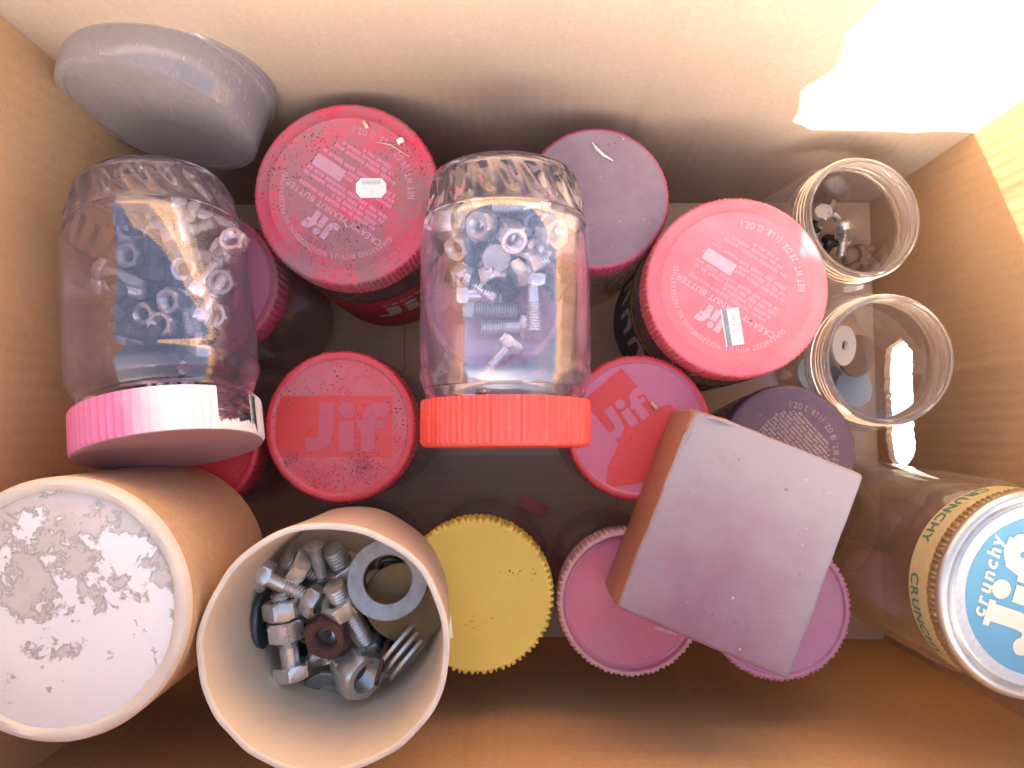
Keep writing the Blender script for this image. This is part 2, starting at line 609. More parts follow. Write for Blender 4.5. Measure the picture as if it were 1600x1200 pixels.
def glyph(ch, bold=0.0, shear=0.0):
    k = (ch, bold, shear)
    if k not in _gl:
        cu = bpy.data.curves.new("glyph", 'FONT')
        cu.body = ch
        cu.size = 1.0
        cu.offset = bold
        cu.shear = shear
        cu.resolution_u = 3
        ob = bpy.data.objects.new("glyph", cu)
        me = bpy.data.meshes.new_from_object(ob)
        vs = [(v.co.x, v.co.y) for v in me.vertices]
        fs = [tuple(p.vertices) for p in me.polygons]
        w = max([v[0] for v in vs], default=0.25) + 0.07 + bold
        if ch == ' ':
            w = 0.3
        bpy.data.objects.remove(ob)
        bpy.data.meshes.remove(me)
        bpy.data.curves.remove(cu)
        _gl[k] = (vs, fs, w)
    return _gl[k]


class Print:
    """flat marks in 2-D millimetres, later laid on a plane or wrapped round a cylinder"""

    def __init__(s):
        s.v, s.f, s.n = [], [], 0

    def poly(s, pts, faces=None):
        o = len(s.v)
        s.n += 1
        s.v += [(p[0], p[1], s.n % 7 * 0.006) for p in pts]
        s.f += [tuple(i + o for i in f) for f in (faces or [tuple(range(len(pts)))])]

    def rect(s, x0, y0, x1, y1):
        s.poly([(x0, y0), (x1, y0), (x1, y1), (x0, y1)])

    def disc(s, x, y, r, n=20):
        s.poly([(x + r * math.cos(2 * PI * k / n), y + r * math.sin(2 * PI * k / n)) for k in range(n)])

    def stroke(s, pts, w):
        L, Rr = [], []
        for i, p in enumerate(pts):
            a, b = pts[max(i - 1, 0)], pts[min(i + 1, len(pts) - 1)]
            d = math.hypot(b[0] - a[0], b[1] - a[1]) or 1
            nx, ny = -(b[1] - a[1]) / d, (b[0] - a[0]) / d
            L.append((p[0] + nx * w / 2, p[1] + ny * w / 2))
            Rr.append((p[0] - nx * w / 2, p[1] - ny * w / 2))
        n = len(pts)
        s.poly(L + Rr, [(i, n + i, n + i + 1, i + 1) for i in range(n - 1)])

    def width(s, t, size, bold=0.0, sp=0.0):
        return sum(glyph(c, bold)[2] * size + sp for c in t)

    def text(s, t, x, y, size, bold=0.0, shear=0.0, align=0.5, sp=0.0, rot=0.0):
        xx = -s.width(t, size, bold, sp) * align
        c, sn = math.cos(R_(rot)), math.sin(R_(rot))
        for ch in t:
            vs, fs, w = glyph(ch, bold, shear)
            if fs:
                q = [(xx + a * size, b * size) for a, b in vs]
                s.poly([(x + a * c - b * sn, y + a * sn + b * c) for a, b in q], fs)
            xx += w * size + sp

    def arc(s, t, r, size, mid, top=True, bold=0.0, sp=0.0, cond=1.0):
        """lettering round a circle; mid = angle (deg) of its middle"""
        tot = sum(glyph(c, bold)[2] * size * cond + sp for c in t)
        u = -tot / 2
        for ch in t:
            vs, fs, w = glyph(ch, bold)
            m = u + w * size * cond / 2
            if fs:
                pts = []
                for a, b in vs:
                    x = m + (a - w / 2) * size * cond
                    if top:
                        t_, rr = R_(mid) - x / r, r + b * size
                    else:
                        t_, rr = R_(mid) + x / r, r - b * size
                    pts.append((rr * math.cos(t_), rr * math.sin(t_)))
                s.poly(pts, fs)
            u += w * size * cond + sp

    def logo(s, x, y, h, rot=0.0, slab=False):
        p = Print()
        w = .30
        p.stroke([(.42, 1.0), (.42, .42), (.37, .22), (.24, .14), (.0, .15)], w)
        p.stroke([(.84, 0), (.84, .62)], w)
        p.disc(.84, .86, .165)
        p.stroke([(1.28, 0), (1.28, .62), (1.34, .80), (1.48, .87), (1.70, .83)], w)
        p.stroke([(1.05, .56), (1.62, .56)], .17)
        if slab:
            p.stroke([(.18, .95), (.62, .95)], .12)
            p.disc(.02, .24, .15)
            p.disc(1.68, .76, .15)
            p.stroke([(.64, .05), (1.04, .05)], .10)
            p.stroke([(1.08, .05), (1.50, .05)], .10)
        c, sn = math.cos(R_(rot)), math.sin(R_(rot))
        o = len(s.v)
        for a, b, z in p.v:
            a, b = (a - .85) * h, (b - .5) * h
            s.v.append((x + a * c - b * sn, y + a * sn + b * c, z))
        s.f += [tuple(i + o for i in f) for f in p.f]

    def ring(s, r0, r1, n=72):
        pts = [(r * math.cos(2 * PI * k / n), r * math.sin(2 * PI * k / n)) for r in (r0, r1) for k in range(n)]
        s.poly(pts, [(k, (k + 1) % n, n + (k + 1) % n, n + k) for k in range(n)])

    def tiny(s, x0, x1, y, h, inside=None):
        """a line of lettering far too small to read"""
        x = x0
        while x < x1:
            wl = random.randint(2, 8)
            for _ in range(wl):
                w = h * random.uniform(.45, .75)
                hh = h * random.choice((.8, 1.0, 1.0))
                if x + w < x1 and (inside is None or inside(x, y)):
                    s.rect(x, y, x + w, y + hh)
                x += w + h * .16
            x += h * .55

    def spin(s, deg):
        c, sn = math.cos(R_(deg)), math.sin(R_(deg))
        s.v = [(a * c - b * sn, a * sn + b * c, z) for a, b, z in s.v]
        return s

    def build(s, name, mat, parent, z=0.0, cyl=None):
        mb = MB()
        if cyl is None:
            mb.add([(a, b, z + c + .12) for a, b, c in s.v], s.f)
        else:
            mb.add([((cyl + .12 + c) * math.cos(a / cyl), (cyl + .12 + c) * math.sin(a / cyl), b) for a, b, c in s.v], s.f)
        me = mb.mesh(name, mat, smooth=False)
        o = bpy.data.objects.new(name, me)
        col.objects.link(o)
        o.parent = parent
        return o


# ------------------------------------------------------------------ the setting: ground and the big box
g = MB()
g.add([(-40000, -40000, -470), (40000, -40000, -470), (40000, 40000, -470), (-40000, 40000, -470)], [(0, 1, 2, 3)])
go = g.build("ground", M['concrete'])
tag(go, "pale sunlit concrete outside the box", None, kind="structure")
g = MB()
g.box((-1800, -1500, -466), (253, 2000, -9))  # unseen, added so the ground past the hand hole catches sun
tag(g.build("step", M['concrete'], smooth=False), "unseen concrete step added to raise the box above sunlit ground", None, kind="structure")

XL, XR, YB, YF, HB, T = -206.0, 250.0, 166.0, -140.0, 258.0, 4.0
FL = 0.15 / 300.0                           # the sides lean out a little


def fl(v, z):
    return v * (1 + FL * z)


box = thing("cardboard_box", "large open brown cardboard box holding all the jars", "box", (0, 0, 0))


def panel(name, a0, a1, off, axis, sign, z0, z1, hole=None, label=None, mat=None, creases=(), cell=2.6):
    """a side of the box: inner face at 'off', thickness outward; gently warped, with pressed creases"""
    mb = MB()
    nu, nv = int((a1 - a0) / cell), int((z1 - z0) / (cell * 1.6))

    def P(u, z, out):
        w = 2.2 * math.sin(u * .021 + off) * math.sin(z * .016 + .5) * max(0, math.sin(PI * (u - a0) / (a1 - a0))) ** .5 * min(1, max(0, z / 30))
        for cu, cw, cd in creases:
            x = (u + 2.0 * math.sin(z * .02 + cu) - cu) / cw
            w += cd * math.exp(-x * x)
        o = fl(off, z) + sign * (out + w * 0.5)
        uu = fl(u, z)
        return (uu, o, z) if axis == 'x' else (o, uu, z)
    g2 = [[(a0 + (a1 - a0) * i / nu, z0 + (z1 - z0) * j / nv) for i in range(nu + 1)] for j in range(nv + 1)]
    keep = {(i, j) for j in range(nv) for i in range(nu)}
    if hole:
        hu, hz, hl, hh = hole

        def sd(u, z):                      # < 1 inside the slot
            du = max(0, abs(u - hu) - (hl - hh) / 2)
            t = math.atan2(z - hz, u - hu)
            return math.hypot(du, z - hz) / (hh / 2 * (1 + .05 * math.sin(t * 17) + .04 * math.sin(u * 1.1)))
        keep = {(i, j) for (i, j) in keep if sd(*[(g2[j][i][k] + g2[j + 1][i + 1][k]) / 2 for k in (0, 1)]) > 1}
        for j in range(nv + 1):
            for i in range(nu + 1):
                cells = [(i - a, j - b) for a in (0, 1) for b in (0, 1)]
                inn = [c in keep for c in cells]
                if any(inn) and not all(inn) and sd(*g2[j][i]) < 1.6:
                    u, z = g2[j][i]
                    cx = max(hu - (hl - hh) / 2, min(hu + (hl - hh) / 2, u))
                    k = sd(u, z)
                    g2[j][i] = (cx + (u - cx) / max(k, .2), hz + (z - hz) / max(k, .2))
    for out in (0, T):
        mb.add([P(u, z, out) for row in g2 for (u, z) in row],
               [(j * (nu + 1) + i, j * (nu + 1) + i + 1, (j + 1) * (nu + 1) + i + 1, (j + 1) * (nu + 1) + i) for (i, j) in sorted(keep)])
    n1 = (nu + 1) * (nv + 1)
    edges = {}
    for (i, j) in sorted(keep):
        q = [j * (nu + 1) + i, j * (nu + 1) + i + 1, (j + 1) * (nu + 1) + i + 1, (j + 1) * (nu + 1) + i]
        for k in range(4):
            a, b = q[k], q[(k + 1) % 4]
            edges.setdefault((min(a, b), max(a, b)), []).append((a, b))
    for e in edges.values():
        if len(e) == 1:
            a, b = e[0]
            mb.f.append((b, a, a + n1, b + n1))
            mb.mi.append(1)
    o = mb.build(name, [mat, M['edge']], box)
    if label:
        o['label'] = label
    return o


panel("wall", XL - T, XR + T, YB, 'x', 1, -8, HB, mat=M['back'], label="pale far wall of the box with a sunlit patch", creases=((62, 3.2, 3.4), (-120, 9, .8), (160, 8, -.7)))
panel("wall", XL - T, XR + T, YF, 'x', -1, -8, HB, mat=M['front'], creases=((-30, 6, 1.0), (120, 8, -.8)))
panel("wall", YF, YB, XL, 'y', -1, -8, HB, mat=M['side'])
panel("wall", YF, YB, XR, 'y', 1, -8, HB, hole=(21, 25, 84, 30), mat=M['side'], label="orange brown side wall with a torn oval hand hole", creases=((78, 2.2, 2.2), (34, 2.5, -1.6), (-60, 4, 1.2), (120, 4, -.8)))

# floor: two short flaps on top of the two long ones
mb = MB()
mb.box((XL + .5, YF + .5, -4), (-82, YB - .5, 0))
mb.build("floor_flap", M['floor'], box, smooth=False)
mb = MB()
mb.box((88, YF + .5, -4), (XR - .5, YB - .5, 0))
mb.build("floor_flap", M['floor'], box, smooth=False)
mb = MB()
mb.box((XL + .5, YF + .5, -8.2), (XR - .5, 12, -4.2))
mb.build("floor_flap", M['floor'], box, smooth=False)
mb = MB()
mb.box((XL + .5, 13.5, -8.2), (XR - .5, YB - .5, -4.2))
mb.build("floor_flap", M['floor'], box, smooth=False)

mb = MB()
mb.add([(-81.5, -14, -3.8), (87.5, -14, -3.8), (87.5, 40, -3.8), (-81.5, 40, -3.8)], [(0, 1, 2, 3)])
mb.build("packing_tape", M['tape'], box, smooth=False)
# top flaps, out of view, raised and shaped to shade or bounce sunlight
zt = HB + .5


FLAP_EDGE = [(262, 258.6), (228, 260.2), (210, 262), (167, 270), (129, 273), (104, 276), (103, 286), (102, 296), (95, 319), (104, 336), (103, 350), (97, 368), (100, 377),
             (104, 398), (102, 408)]
mb = MB()
yf = fl(YF, HB) - 2


def standing(poly, P):
    n = len(poly)
    m_ = MB()
    m_.add([P(u, z, 0) for u, z in poly] + [P(u, z, T) for u, z in poly],
           [tuple(range(n)), tuple(range(2 * n - 1, n - 1, -1))] + [(i, (i + 1) % n, n + (i + 1) % n, n + i) for i in range(n)])
    return m_.build("flap", M['side'], box, smooth=False)


standing([(fl(XL, HB), 258.6)] + FLAP_EDGE + [(-290, 408), (-290, 285)], lambda u, z, o: (u, yf - o, z))['label'] = "unseen front flap with a side shaped to cast the jagged shadow"
standing([(fl(YF, HB) + 2, 258.8), (fl(YB, HB), 258.8), (fl(YB, HB), 400), (fl(YF, HB) + 2, 400)], lambda u, z, o: (fl(XL, HB) - 2 - o - (z - 259) * .25, u, z))['label'] = "unseen left flap raised to keep sun off the far corner"
standing([(fl(XL, HB), 258.8), (fl(XR, HB), 258.8), (fl(XR, HB) + 12, 470), (fl(XL, HB) - 12, 470)], lambda u, z, o: (u, fl(YB, HB) + 1 + o + (z - 259) * .9, z))['label'] = "unseen far flap enlarged to bounce sunlight onto the front wall"
standing([(fl(YF, HB) + 12, 258.8), (fl(YB, HB), 258.8), (fl(YB, HB), 360), (fl(YF, HB) + 12, 360)], lambda u, z, o: (fl(XR, HB) + 1 + o + (z - 259) * 1.7, u, z))['label'] = "unseen right flap leaning outwards to bounce sunlight into the box"


# ------------------------------------------------------------------ jars
def body_profile(R, rn, zs, top, bottom=0.0, wall=1.3, thread=False):
    """outer then inner wall of a screw-top jar; zs = height where the shoulder starts"""
    o = [(0, 2.2), (R * .55, 1.6), (R * .70, .2), (R * .78, 0), (R * .84, 1.4), (R * .87, 4)]
    for k in range(1, 9):
        o.append((R * (.87 + .085 * k / 8), 4 + 17 * k / 8))
    o += [(R * .955, 22.5), (R * .965, 24), (R * .995, 27), (R, 29), (R, zs - 3), (R * .985, zs - 1.5), (R * .985, zs), (R * 1.0, zs + 1.5),
          (R * 1.0, zs + 4), (R * .985, zs + 6), ((R + rn) / 2, zs + 10), (rn + 1.2, zs + 13.5), (rn, zs + 15)]
    if thread:
        z = zs + 16
        o += [(rn + 1.6, z), (rn + 1.6, z + 1.2), (rn, z + 2.2)]
        while z + 7 < top:
            z += 3.6
            o += [(rn, z), (rn + 1.3, z + .7), (rn + 1.3, z + 1.3), (rn, z + 2.0)]
    o += [(rn, top - .8), (rn - .4, top)]
    inner = [(rn - wall * 1.4, top), (rn - wall * 1.6, top - 1), (rn - wall * 1.5, zs + 14)]
    inner += [((R + rn) / 2 - wall, zs + 9.4), (R * .985 - wall, zs + 5), (R - wall, zs + 2), (R * .98 - wall, zs - 1), (R - wall, zs - 4), (R - wall, 29),
              (R * .95 - wall, 23), (R * .86 - wall, 5), (R * .76, 2.6), (R * .5, 3.4), (0, 3.6)]
    return o + inner


def flutes(n, amp):
    def mod(t, r, z, i):
        if 4.5 < z < 20.5 and i < 16:
            w = math.sin(PI * (z - 4) / 17)
            s = math.sin(n * t + z * .13 * 2)
            return r + amp * w * (abs(s) ** .6 * (1 if s > 0 else -1) - .3), z
        return r, z
    return mod


def jar_body(parent, R, rn, zs, top, mat, thread=False, seg=132, name="body", neck=None, amp=.5, base=False):
    mb = MB().lathe(body_profile(R, rn, zs, top, thread=thread), seg, flutes(22, amp))
    if neck:
        for k, f in enumerate(mb.f):
            zz = [mb.v[i][2] for i in f]
            if min(zz) > zs + 9 or (base and max(zz) < 25):
                mb.mi[k] = 1
    return mb.build(name, [mat, neck] if neck else mat, parent, angle=50)


def lid_mesh(parent, R, z0, h, mats, ribs=90, rim=3.5, recess=0.0, amp=.45, panel_mi=0, ring=None, edge_ribs=False, name="lid", gap=None, th=1.6):
    """ribbed screw lid standing on z0; the outer skirt has ribs, the panel may lie lower than the rim"""
    zt = z0 + h
    pr = [(R, z0), (R, z0 + .8), (R, zt - 2.2), (R - .35, zt - 1.0), (R - 1.1, zt - .2), (R - 1.9, zt), (R - rim, zt)]
    ribbed = {1, 2} | ({3, 4} if edge_ribs else set())
    if recess > 0:
        pr += [(R - rim - .5, zt - .3), (R - rim - 1.0, zt - recess + .3), (R - rim - 1.8, zt - recess)]
    ip = len(pr) - 1
    zc = zt - recess
    if ring:
        pr += [(ring + .7, zc), (ring + .3, zc + .35), (ring - .3, zc + .35), (ring - .7, zc)]
    pr += [(R * .35, zc + .05), (0, zc + .05)]
    inn = [(0, zc - th), (R - rim - 2.5, zc - th), (R - th - .3, zc - th - .8), (R - th, z0 + .3), (R - th, z0)]

    def mod(t, r, z, i):
        if i in ribbed:
            return r + amp * (1 if math.sin(ribs * t) > 0 else -1), z
        return r, z
    mb = MB()
    mb.lathe(pr + inn, ribs * 4, mod, closed=True)
    if panel_mi:
        for k, f in enumerate(mb.f):
            c = [mb.v[i] for i in f]
            rr = max(math.hypot(p[0], p[1]) for p in c)
            if rr <= R - rim + .1 and min(p[2] for p in c) > zc - .5:
                mb.mi[k] = panel_mi
    return mb.build(name, mats, parent, angle=50)


def upright(label, px, py, z, R, big=False, mats=None, lidkw=None, bodymat='clear_dark', base=None, group=None, lid_h=None, spin=0):
    """a capped jar; (px, py) is the lid's middle, z the lid's top"""
    top = at(px, py, z)
    b = Vector((top.x, top.y, 0)) if base is None else Vector((base[0], base[1], 0))
    ax = (top - b)
    H = ax.length
    lid_h = lid_h or (20 if big else 17)
    root = thing("screw_lid_jar", label, "jar", b, ax, spin, group)
    Rb = R + 1.0
    jar_body(root, Rb, R - 3.2, H - lid_h - 16, H - 2.6, M[bodymat])
    lid = lid_mesh(root, R, H - lid_h, lid_h, mats, **(lidkw or {}))
    return root, lid, H


GJ = "capped plastic jars standing in the box"

# --- big red lids with small print
def nutrition_print(lid, z, R, rot, mat_big, mat_small, mat_bar, wt, sticker=None, faint=False):
    a = Print()
    a.arc(wt, R * .735, R * .105, 254, top=False, bold=.02, sp=.30, cond=.62)
    a.ring(R * .825, R * .835)
    a.arc("CONTAINS NO PRESERVATIVES", R * .67, R * .078, 52, top=True, bold=.012, sp=.2, cond=.66)
    a.arc("GUARANTEED WITH U.S. INGREDIENTS", R * .67, R * .078, 122, top=True, bold=.012, sp=.15, cond=.66)
    a.logo(R * .03, R * .44, R * .22)
    a.text("CREAMY PEANUT BUTTER", 0, R * .22, R * .095, bold=.015)
    a.spin(rot).build("printed_lettering", mat_big, lid, z)
    b = Print()

    def ins(x, y):
        return math.hypot(x, y + R * .05) < R * .53
    y = R * .14
    k = 0
    while y > -R * .53:
        gap = k in (4, 8)
        if not gap:
            b.tiny(-R * .55, R * (.12 if k % 5 == 1 else .55), y, R * .042, ins)
        y -= R * .060
        k += 1
    b.spin(rot).build("small_print", mat_small, lid, z)
    c = Print()
    c.rect(R * .13, -R * .20, R * .50, -R * .06)
    c.spin(rot).build("print_block", mat_bar, lid, z + .08)


rA, lA, HA = upright("red lidded jar with an eight-sided white price sticker on its dirty lid", 541, 302, 158, 46.5, True,
                     [M['red_dusty']], dict(ribs=110, rim=3, ring=46.5 * .83), 'clear_dark', group=GJ)
nutrition_print(lA, HA, 46.5, 146, M['print_dusty'], flat("faint_dirty_print", (.60, .20, .31), .55, .3, 200), M['print_dusty'], "NET WT. 28 OZ. (1 LB. 12 OZ.)")
st = Print()
st.poly([(-5.2, -5), (5.2, -5), (7.6, -2.2), (7.6, 2.2), (5.2, 5), (-5.2, 5), (-7.6, 2.2), (-7.6, -2.2)])
s_ = at(580, 294, 158) - at(541, 302, 158)
st.v = [(a + s_.x, b + s_.y, c) for a, b, c in st.v]
st.build("price_sticker", M['sticker'], lA, HA + .15)
st = Print()
st.rect(s_.x - 4.5, s_.y + 1.8, s_.x + 4.5, s_.y + 3.8)
st.build("sticker_header", M['inklight'], lA, HA + .3)
st = Print()
st.text("1", s_.x, s_.y - 4, 4.5, rot=0)
st.build("sticker_figure", M['inklight'], lA, HA + .3)
# its paper label low on the body
MB().lathe([(47.75, 28), (47.75, HA - 44)], 96).build("paper_label", M['labelred'], rA)
lp = Print()
lp.logo(0, 80, 26)
lp.text("CREAMY", 0, 98, 7, bold=.02)
lp.build("label_lettering", M['labelwhite'], rA, cyl=47.8).rotation_euler = (0, 0, R_(-62))
lp = Print()
lp.rect(-40, 103, 30, 107)
lp.build("label_stripe", M['labelyellow'], rA, cyl=47.75).rotation_euler = (0, 0, R_(-60))

rC, lC, HC = upright("sun-faded red lidded jar with an oblong white price sticker and yellow edged label", 1152, 448, 150, 46, True,
                     [M['pinkred']], dict(ribs=110, rim=3, ring=46 * .83), 'clear_dark', group=GJ)
nutrition_print(lC, HC, 46, 147, M['print'], M['print_soft'], M['print'], "NET WT. 28 OZ. (1 LB. 12 OZ.)")
s_ = at(1144, 511, 150) - at(1152, 448, 150)
st = Print()
st.rect(-4.6, -9.4, 4.6, 9.4)
st.spin(8)
st.v = [(a + s_.x, b + s_.y, c) for a, b, c in st.v]
st.build("price_sticker", M['sticker'], lC, HC + .15)
st = Print()
st.rect(-3.9, -9.3, -1.5, 9.3)
st.spin(8)
st.v = [(a + s_.x, b + s_.y, c) for a, b, c in st.v]
st.build("sticker_stripe", M['ink'], lC, HC + .25)
st = Print()
st.text("2.09", 3.6, 1.2, 5.2, rot=90)
st.text("A1332005", -1.75, -3, 2.0, rot=90)
st.spin(8)
st.v = [(a + s_.x, b + s_.y, c) for a, b, c in st.v]
st.build("sticker_figures", M['inklight'], lC, HC + .4)
MB().lathe([(47.25, 30), (47.25, HC - 40)], 96).build("paper_label", M['labelgreen'], rC)
MB().lathe([(47.4, HC - 46), (47.4, HC - 39.5)], 96).build("label_edge", M['labelyellow'], rC)
lp = Print()
for k in range(26):
    lp.text("SWEETEN"[k % 7], k * 5.5, HC - 45, 4.6, bold=.02)
lp.build("label_edge_lettering", M['black'], rC, cyl=47.5).rotation_euler = (0, 0, R_(130))
lp = Print()
for k in range(9):
    x = k * 17
    lp.poly([(x, HC - 82), (x + 12, HC - 82), (x + 12, HC - 52), (x + 9, HC - 48), (x + 3, HC - 48), (x, HC - 52)])
lp.build("label_panels", M['labelwhite'], rC, cyl=47.35).rotation_euler = (0, 0, R_(120))

# --- standard size lids
rB, lB, HB_ = upright("red lidded jar whose lid is covered in purple grey dust by the far wall", 932, 309, 139, 38,
                      mats=[M['purple_rim'], M['greydust']], lidkw=dict(panel_mi=1, rim=2.0, recess=.5), group=GJ)
rF, lF, HF = upright("pink lidded jar standing underneath the clear jar with the coral lid", 772, 466, 138, 36.5,
                     mats=[M['pink']], lidkw=dict(rim=3, recess=1), group=GJ)
rD, lD, HD = upright("red lidded jar with black grit and a straight oblong logo on its lid", 531, 666, 144, 38.6,
                     mats=[M['red'], M['red_grit']], lidkw=dict(panel_mi=1, rim=3.2, recess=1.4), group=GJ)
p = Print()
p.rect(-33, -15.5, 26.5, 15.5)
p.build("print_panel", M['red_clean'], lD, HD - 1.4)
p = Print()
p.logo(3.5, -.5, 25)
p.build("logo", M['film'], lD, HD - 1.15)
rE, lE, HE = upright("red lidded jar with a tilted square logo, half under the mauve box", 998, 668, 138, 37.4,
                     mats=[M['red'], M['film2']], lidkw=dict(panel_mi=1, rim=2.8, recess=1.2), group=GJ)
p = Print()
p.rect(-12, -13, 34, 13.5)
p.spin(-50)
p.v = [(a - 11, b + 13, c) for a, b, c in p.v]
p.build("print_panel", M['red_clean'], lE, HE - 1.2)
p = Print()
p.poly([(-17, -31), (10, -27), (24, 6), (16, 12), (4, 9), (-2, 0), (-10, -8), (-16, -20)])
p.build("wiped_patch", M['red_clean'], lE, HE - 1.17)
p = Print()
p.logo(-6, 7.5, 15.5, -50 + 90 - 5)
p.build("logo", M['film2'], lE, HE - .95)
rG, lG, HG = upright("yellow lidded jar beside the cup of bolts", 744, 931, 136, 39.2,
                     mats=[M['yellow']], lidkw=dict(ribs=76, rim=2.4, recess=.5, amp=.75, edge_ribs=True), group=GJ)
rH, lH, HH = upright("pink lidded jar with a chipped pale rim between the yellow lid and the mauve box", 985, 942, 137, 36.8,
                     mats=[M['palerim'], M['pink']], lidkw=dict(panel_mi=1, ribs=84, rim=2.4, recess=3.0, edge_ribs=True), group=GJ)
rI, lI, HI = upright("lilac lidded jar under the lower corner of the mauve box", 1218, 950, 137, 36.5,
                     mats=[M['lilac']], lidkw=dict(ribs=84, rim=2.4, recess=2.6, edge_ribs=True), group=GJ)
rJ, lJ, HJ = upright("dark plum lidded jar with tan print beside the mauve box", 1236, 703, 131, 34.6,
                     mats=[M['plum']], lidkw=dict(ribs=84, rim=2.0, recess=.9), base=(138, -22), group=GJ)
p = Print()
p.arc("NET WT. 18 OZ. (1 LB. 2 OZ.)", 34.6 * .74, 4.4, 262, top=False, bold=.01, sp=.35, cond=.66)
p.spin(130).build("printed_lettering", M['print_tan'], lJ, HJ - .9)
p = Print()
y = 6.0
while y > -20:
    p.tiny(-20, 19, y, 1.25, lambda x, yy: math.hypot(x, yy) < 21)
    y -= 2.0
p.spin(130).build("small_print", M['print_tan'], lJ, HJ - .9)
rK, lK, HK = upright("dusty red lidded jar under the right flank of the scuffed clear jar", 322, 441, 137, 38,
                     mats=[M['red_dusty'], M['pink']], lidkw=dict(panel_mi=1, ribs=60, rim=3.4, recess=1.5, amp=.6), group=GJ)
rL, lL, HL = upright("deep red lidded jar under the broken white lid", 291, 690, 137, 38,
                     mats=[M['red']], lidkw=dict(rim=3.0, recess=1.0), group=GJ)
rM, lM, HM = upright("red lidded jar mostly hidden underneath the cup of bolts", 516, 926, 134, 38,
                     mats=[M['red']], lidkw=dict(rim=3.0, recess=1.0), group=GJ)

# --- clear jar lying across the middle
p0, p1 = at(789, 277, 177), at(790, 699, 181)
ax = (p1 - p0).normalized()
Lm = (p1 - p0).length
rm = thing("screw_lid_jar", "clear jar of bolts with a coral red lid lying across the middle", "jar", p0, ax, 0, "clear jars lying on the others")
jar_body(rm, 39.4, 35, Lm - 36, Lm - 3, M['clear'], seg=308, amp=1.0, neck=M['clear_ref'], base=True)
lid_mesh(rm, 38.3, Lm - 21, 21, [M['coral']], ribs=76, rim=3, recess=.8, amp=.5)
MID = (p0, ax, Lm)

# --- clear jar lying at the left with the broken white lid
p0, p1 = at(240, 300, 172), at(268, 706, 194)
ax = (p1 - p0).normalized()
Ll = (p1 - p0).length
rl = thing("screw_lid_jar", "scuffed clear jar of nuts with a broken white and pink lid", "jar", p0, ax, 0, "clear jars lying on the others")
jar_body(rl, 40.3, 35.5, Ll - 38, Ll - 3, M['clear_scuffed'], thread=True, seg=308, amp=1.0, neck=M['clear_ref2'], base=True)
LEFT = (p0, ax, Ll)
# the lid: a notch is broken out of its skirt on the right
Rl, z0, zt_ = 39.0, Ll - 19, Ll
qi = rl.rotation_euler.to_matrix().inverted()
d_r = qi @ Vector((.93, -.05, .36))
th_c = math.atan2(d_r.y, d_r.x)
W2 = R_(17)
mb = MB()


def ribbed(n, a):
    return lambda t, r, z, i: (r + (a if math.sin(n * t) > 0 else -a) if i in (1, 2) else r, z)


mb.lathe([(Rl, z0), (Rl, z0 + .8), (Rl, zt_ - 2), (Rl - .6, zt_ - .6), (Rl - 2, zt_ - 1.2), (Rl - 2, z0)], 260, ribbed(70, .45), closed=True,
         th0=th_c + W2, th1=th_c + 2 * PI - W2)
nn = 24
for k in range(nn):                        # stub of skirt left under the notch, with a ragged edge
    t0, t1 = th_c - W2 + 2 * W2 * k / nn, th_c - W2 + 2 * W2 * (k + 1) / nn
    hgt = 2.8 + 1.6 * abs(math.sin(k * 1.3)) + random.uniform(0, 1.6) + (9 * max(0, (k - nn * .80) / (nn * .2)) if False else 0)
    vs = []
    for (r, z) in ((Rl, zt_ - hgt), (Rl, zt_ - .6), (Rl - 2, zt_ - .6), (Rl - 2, zt_ - hgt)):
        for t in (t0, t1):
            vs.append((r * math.cos(t), r * math.sin(t), z))
    mb.add(vs, [(0, 1, 3, 2), (2, 3, 5, 4), (4, 5, 7, 6), (6, 7, 1, 0), (0, 2, 4, 6), (1, 7, 5, 3)])
lw = mb.build("lid", M['whitelid'], rl, angle=50)
lw['label'] = "white and pink lid with a piece broken out of its skirt"
MB().lathe([(0, zt_ - 1.0), (Rl - 4, zt_ - 1.0), (Rl - 3, zt_ - .3), (Rl - .6, zt_ - .3), (Rl - .6, zt_ - 2), (Rl - 3, zt_ - 2.6), (0, zt_ - 2.6)], 120).build(
    "lid_face", M['whitelid_face'], lw)

# --- two open jars at the right
def open_jar(label, px, py, z, base):
    top = at(px, py, z)
    b = Vector((base[0], base[1], 0))
    ax = top - b
    H = ax.length
    root = thing("open_jar", label, "jar", b, ax, 0, "open clear jars against the right wall")
    jar_body(root, 38.8, 33.6, H - 32, H, M['clear_open'], thread=True, neck=M['clear_neck'])
    return root, b, ax.normalized(), H


n1 = open_jar("open clear jar of dark screws in the sunny far corner", 1352, 338, 112, (177, 123))
n2 = open_jar("open clear jar of washers in front of the hand hole", 1391, 562, 134, (191, 47))

# --- old glass jar with a metal lid
top = at(1628, 932, 200)
b = Vector((205, -58, 0))
ax = top - b
Hg = ax.length
rg = thing("glass_jar", "old glass jar with a blue and silver metal lid in the near right corner", "jar", b, ax, 0)
pr = [(0, 3), (34, 2), (38, 0), (43, 3), (45.5, 9), (46, 16), (46, Hg - 34), (45.3, Hg - 30), (43.2, Hg - 26), (42.5, Hg - 24), (42.5, Hg - 3),
      (39, Hg - 3), (39, Hg - 25), (42.8, Hg - 34), (42.8, 16), (41, 9), (34, 6), (0, 6.5)]
MB().lathe(pr, 96).build("body", M['glass'], rg, angle=50)
MB().lathe([(43.3, Hg - 24), (43.8, Hg - 23.5), (43.8, Hg - 10), (43.3, Hg - 9.5)], 96).build("neck_band", M['goldband'], rg)
lp = Print()
lp.text("CRUNCHY", 0, Hg - 21.6, 7.5, bold=.02)
lp.build("band_lettering", M['greenink'], rg, cyl=43.9).rotation_euler = (0, 0, R_(198))
lp = Print()
